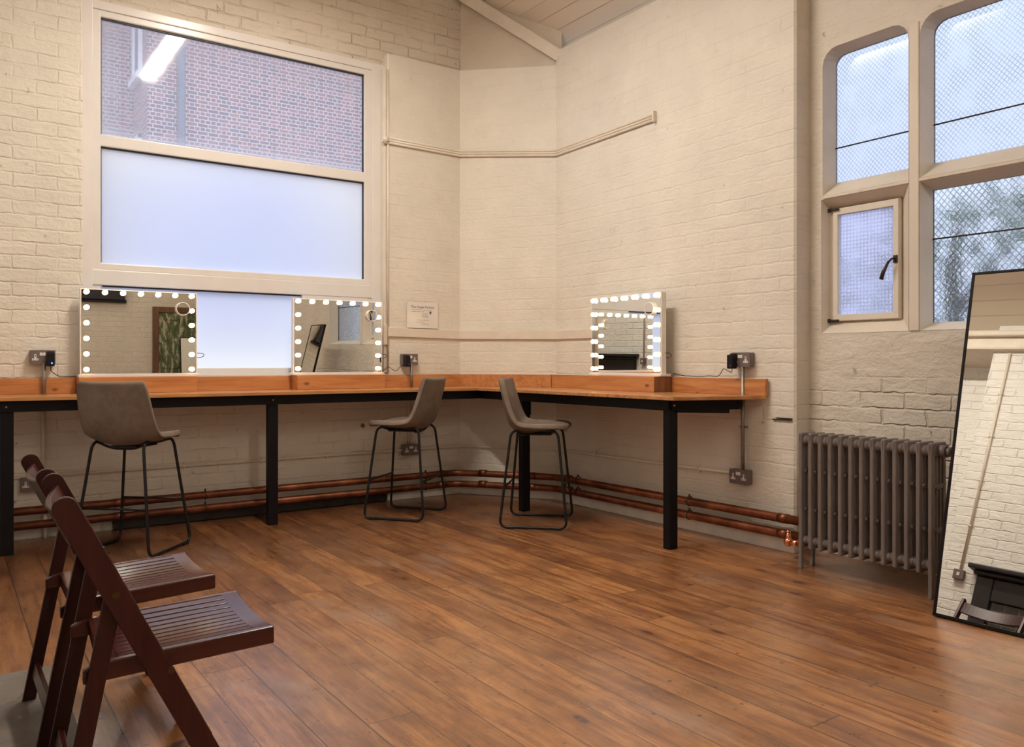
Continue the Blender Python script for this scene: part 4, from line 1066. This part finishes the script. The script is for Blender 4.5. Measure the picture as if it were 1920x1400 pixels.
# ------------------------------------------------------------------ notice
nt = empty('notice', (3.365, Y - 0.012, 1.558)); tag(nt, 'laminated white paper notice pinned to the pier beside the large window', 'notice')
b = MB(); b.box((-0.150, -0.002, -0.111), (0.150, 0.0, 0.111), 0.0008); b.build('sheet', 'paper', nt)
def lines(specs):
    b = MB()
    for (x0, x1, z, h) in specs: b.box((x0, -0.0030, z), (x1, -0.0021, z + h))
    return b
cu = bpy.data.curves.new('heading', 'FONT'); cu.body = 'The Organ Factory'; cu.size = 0.029; cu.align_x = 'CENTER'; cu.extrude = 0.0003; cu.offset = 0.0
h = bpy.data.objects.new('heading', cu); col.objects.link(h); h.parent = nt; h.location = (0.0, -0.0026, 0.060); h.rotation_euler = (R(90), 0, 0); cu.materials.append(M['ink'])
bpy.context.view_layer.update()
hm = bpy.data.meshes.new_from_object(h.evaluated_get(bpy.context.evaluated_depsgraph_get()))
h2 = bpy.data.objects.new('heading', hm); col.objects.link(h2); h2.parent = nt; h2.location = h.location; h2.rotation_euler = h.rotation_euler
bpy.data.objects.remove(h); h2.name = 'heading'
random.seed(3)
sp = []
for (x0, x1, z) in ((-0.105, -0.01, 0.044), (0.0, 0.095, 0.042), (-0.105, 0.02, 0.028), (0.0, 0.06, 0.012), (0.0, 0.05, 0.0), (-0.01, 0.06, -0.012), (0.005, 0.05, -0.022), (-0.05, 0.06, -0.044), (-0.06, 0.02, -0.062), (-0.02, 0.06, -0.078)):
    x = x0
    while x < x1:
        w = random.uniform(0.006, 0.016); sp.append((x, min(x + w, x1), z, 0.0036)); x += w + 0.004
lines(sp).build('small_print', 'ink_grey', nt)
b = MB(); b.ball((0.076, -0.0026, 0.026), 0.011, 12, None, (1, 0.05, 0.9)); b.cyl((0.076, -0.0026, 0.017), (0.076, -0.0026, 0.006), 0.005, 8, 0.002); b.build('emblem', 'ink', nt)
b = MB()
for (x, z) in ((-0.143, 0.104), (0.143, 0.104)): b.ball((x, -0.003, z), 0.004, 8)
b.build('pin', 'white', nt)

# ------------------------------------------------------------------ fluorescent lights (the middle and rear ones added as fill)
def tube_light(yc, xc, L, label, power):
    t = empty('fluorescent_light', (xc, yc, 4.22)); tag(t, label, 'light', 'fluorescent battens overhead')
    b = MB(); b.box((-0.05, -L / 2 - 0.04, 0.03), (0.05, L / 2 + 0.04, 0.09), 0.008); b.build('batten', 'white', t)
    b = MB(); b.tube([(0, -L / 2, 0.0), (0, L / 2, 0.0)], 0.052, 16); b.build('diffuser', 'tube_glow', t)
    b = MB(); b.cyl((0, -L / 3, 0.09), (0, -L / 3, 0.53), 0.003, 6); b.cyl((0, L / 3, 0.09), (0, L / 3, 0.53), 0.003, 6); b.build('hanger', 'white', t)
    la = bpy.data.lights.new('batten_lamp', 'AREA'); la.shape = 'RECTANGLE'; la.size = 0.12; la.size_y = L; la.energy = power; la.color = (1.0, 0.90, 0.785)
    lo = bpy.data.objects.new('batten_lamp', la); col.objects.link(lo); lo.parent = t; lo.location = (0, 0, -0.06)
    return t
PW = 62.0

tube_light(4.10, 1.77, 1.60, 'fluorescent batten hanging nearest the large window', PW * 1.6)
tube_light(-0.70, 1.74, 1.38, 'added unseen fluorescent batten lighting the middle of the room', PW * 0.55)
tube_light(-2.6, 1.74, 1.38, 'added unseen fluorescent batten giving fill light nearest the rear wall', PW * 0.4)

# ------------------------------------------------------------------ outside
out = empty('brick_building', (6.0, 20.0, -1.0)); tag(out, 'red brick building across the yard seen through the clear pane', 'building')
oo = Vector((6.0, 20.0, -1.0))
b = MB()
b.quad(*rel([(3.8, 20, -1), (18, 20, -1), (18, 20, 16), (3.8, 20, 16)], oo), 'red_brick_x')
b.quad(*rel([(3.8, 20, -1), (3.8, 21.6, -1), (3.8, 21.6, 16), (3.8, 20, 16)], oo), 'red_brick_y')
b.quad(*rel([(-8, 21.6, -1), (3.8, 21.6, -1), (3.8, 21.6, 16), (-8, 21.6, 16)], oo), 'red_brick_x')
b.build('wall', None, out)
for z0, z1 in ((7.9, 10.2), (5.0, 6.5)):
    b = MB()
    b.box(tuple(Vector((3.72, 20.55, z0)) - oo), tuple(Vector((3.80, 20.65, z1)) - oo)); b.box(tuple(Vector((3.72, 21.3, z0)) - oo), tuple(Vector((3.80, 21.42, z1)) - oo))
    b.box(tuple(Vector((3.72, 20.55, z1 - 0.1)) - oo), tuple(Vector((3.80, 21.42, z1)) - oo)); b.box(tuple(Vector((3.66, 20.5, z0 - 0.1)) - oo), tuple(Vector((3.80, 21.5, z0 + 0.05)) - oo))
    w_ = b.build('window', 'white', out)
    b = MB(); b.quad(*rel([(3.77, 20.6, z0), (3.77, 21.4, z0), (3.77, 21.4, z1), (3.77, 20.6, z1)], oo)); b.build('window_glass', 'pipe_grey', w_)
b = MB(); b.cyl(tuple(Vector((4.52, 19.92, -1)) - oo), tuple(Vector((4.52, 19.92, 14)) - oo), 0.085, 12); b.build('drainpipe', 'pipe_grey', out)
# trees beyond the stone window
def tree(loc, hgt, seed, label):
    rnd = random.Random(seed)
    t = empty('tree', loc); tag(t, label, 'tree', 'trees outside the stone window')
    b = MB(); b.tube([(0, 0, 0), (0.1, 0.05, hgt * 0.4), (0.0, 0.15, hgt * 0.8), (0.1, 0.1, hgt)], 0.1, 10, rs=[0.16, 0.12, 0.08, 0.03])
    for k in range(7):
        a = rnd.uniform(0, 6.28); z = hgt * rnd.uniform(0.35, 0.8)
        b.tube([(0.05, 0.1, z), (math.cos(a) * 0.5, math.sin(a) * 0.5, z + 0.4), (math.cos(a) * 0.9, math.sin(a) * 0.9, z + 0.6)], 0.03, 6, rs=[0.05, 0.03, 0.012])
    b.build('trunk', 'bark', t)
    b = MB()
    for k in range(900):
        a = rnd.uniform(0, 6.28); rr = math.sqrt(rnd.random()) * 1.05; z = rnd.uniform(0.3, 1.02) * hgt
        c = Vector((math.cos(a) * rr, math.sin(a) * rr, z)); u = Vector((rnd.gauss(0, 1), rnd.gauss(0, 1), rnd.gauss(0, 1))).normalized(); v = u.orthogonal().normalized(); s_ = rnd.uniform(0.05, 0.11)
        b.quad(tuple(c - u * s_), tuple(c - v * s_ * 0.5), tuple(c + u * s_), tuple(c + v * s_ * 0.5))
    b.build('foliage', 'leaf', t)
tree((9.1, 4.62, -1.0), 3.9, 1, 'green tree seen blurred through the wired lower right pane')
tree((11.4, 4.4, -1.0), 4.6, 2, 'taller tree behind, seen blurred above the leaning mirror')
tree((9.9, 7.3, -1.0), 3.7, 4, 'tree outside seen blurred behind the small opening casement')
b = MB(); b.quad((4.8, -12, -1.0), (30, -12, -1.0), (30, 30, -1.0), (4.8, 30, -1.0)); b.quad((-20, 6.8, -1.0), (4.8, 6.8, -1.0), (4.8, 30, -1.0), (-20, 30, -1.0))
structure(b.build('ground', 'outside_ground'), 'grey paving outside the windows', 'ground')

# ------------------------------------------------------------------ world
w = bpy.data.worlds.new('sky'); bpy.context.scene.world = w; w.use_nodes = True
nt_ = w.node_tree; bg = nt_.nodes['Background']
tc = nt_.nodes.new('ShaderNodeTexCoord'); sp_ = nt_.nodes.new('ShaderNodeSeparateXYZ'); rp = nt_.nodes.new('ShaderNodeValToRGB')
nt_.links.new(tc.outputs['Generated'], sp_.inputs[0]); nt_.links.new(sp_.outputs[2], rp.inputs[0]); nt_.links.new(rp.outputs[0], bg.inputs[0])
rp.color_ramp.elements[0].position = 0.0; rp.color_ramp.elements[0].color = (0.62, 0.70, 0.98, 1)
rp.color_ramp.elements[1].position = 0.45; rp.color_ramp.elements[1].color = (0.76, 0.87, 1.0, 1)
bg.inputs[1].default_value = 2.9

# ------------------------------------------------------------------ camera
cd = bpy.data.cameras.new('camera'); cam = bpy.data.objects.new('camera', cd); col.objects.link(cam)
cd.sensor_fit = 'HORIZONTAL'; cd.sensor_width = 36.0; cd.lens = 1527.0 / 1920.0 * 36.0
cd.shift_y = (680.0 - 700.0) / 1920.0
cd.clip_start = 0.02; cd.clip_end = 200
a = math.atan2(2190.0, 1527.0)
cam.location = (0, 0, 1.15); cam.rotation_euler = (R(90), 0, a - R(90))
sc = bpy.context.scene; sc.camera = cam
sc.view_settings.view_transform = 'Standard'; sc.view_settings.look = 'None'; sc.view_settings.exposure = 0.0
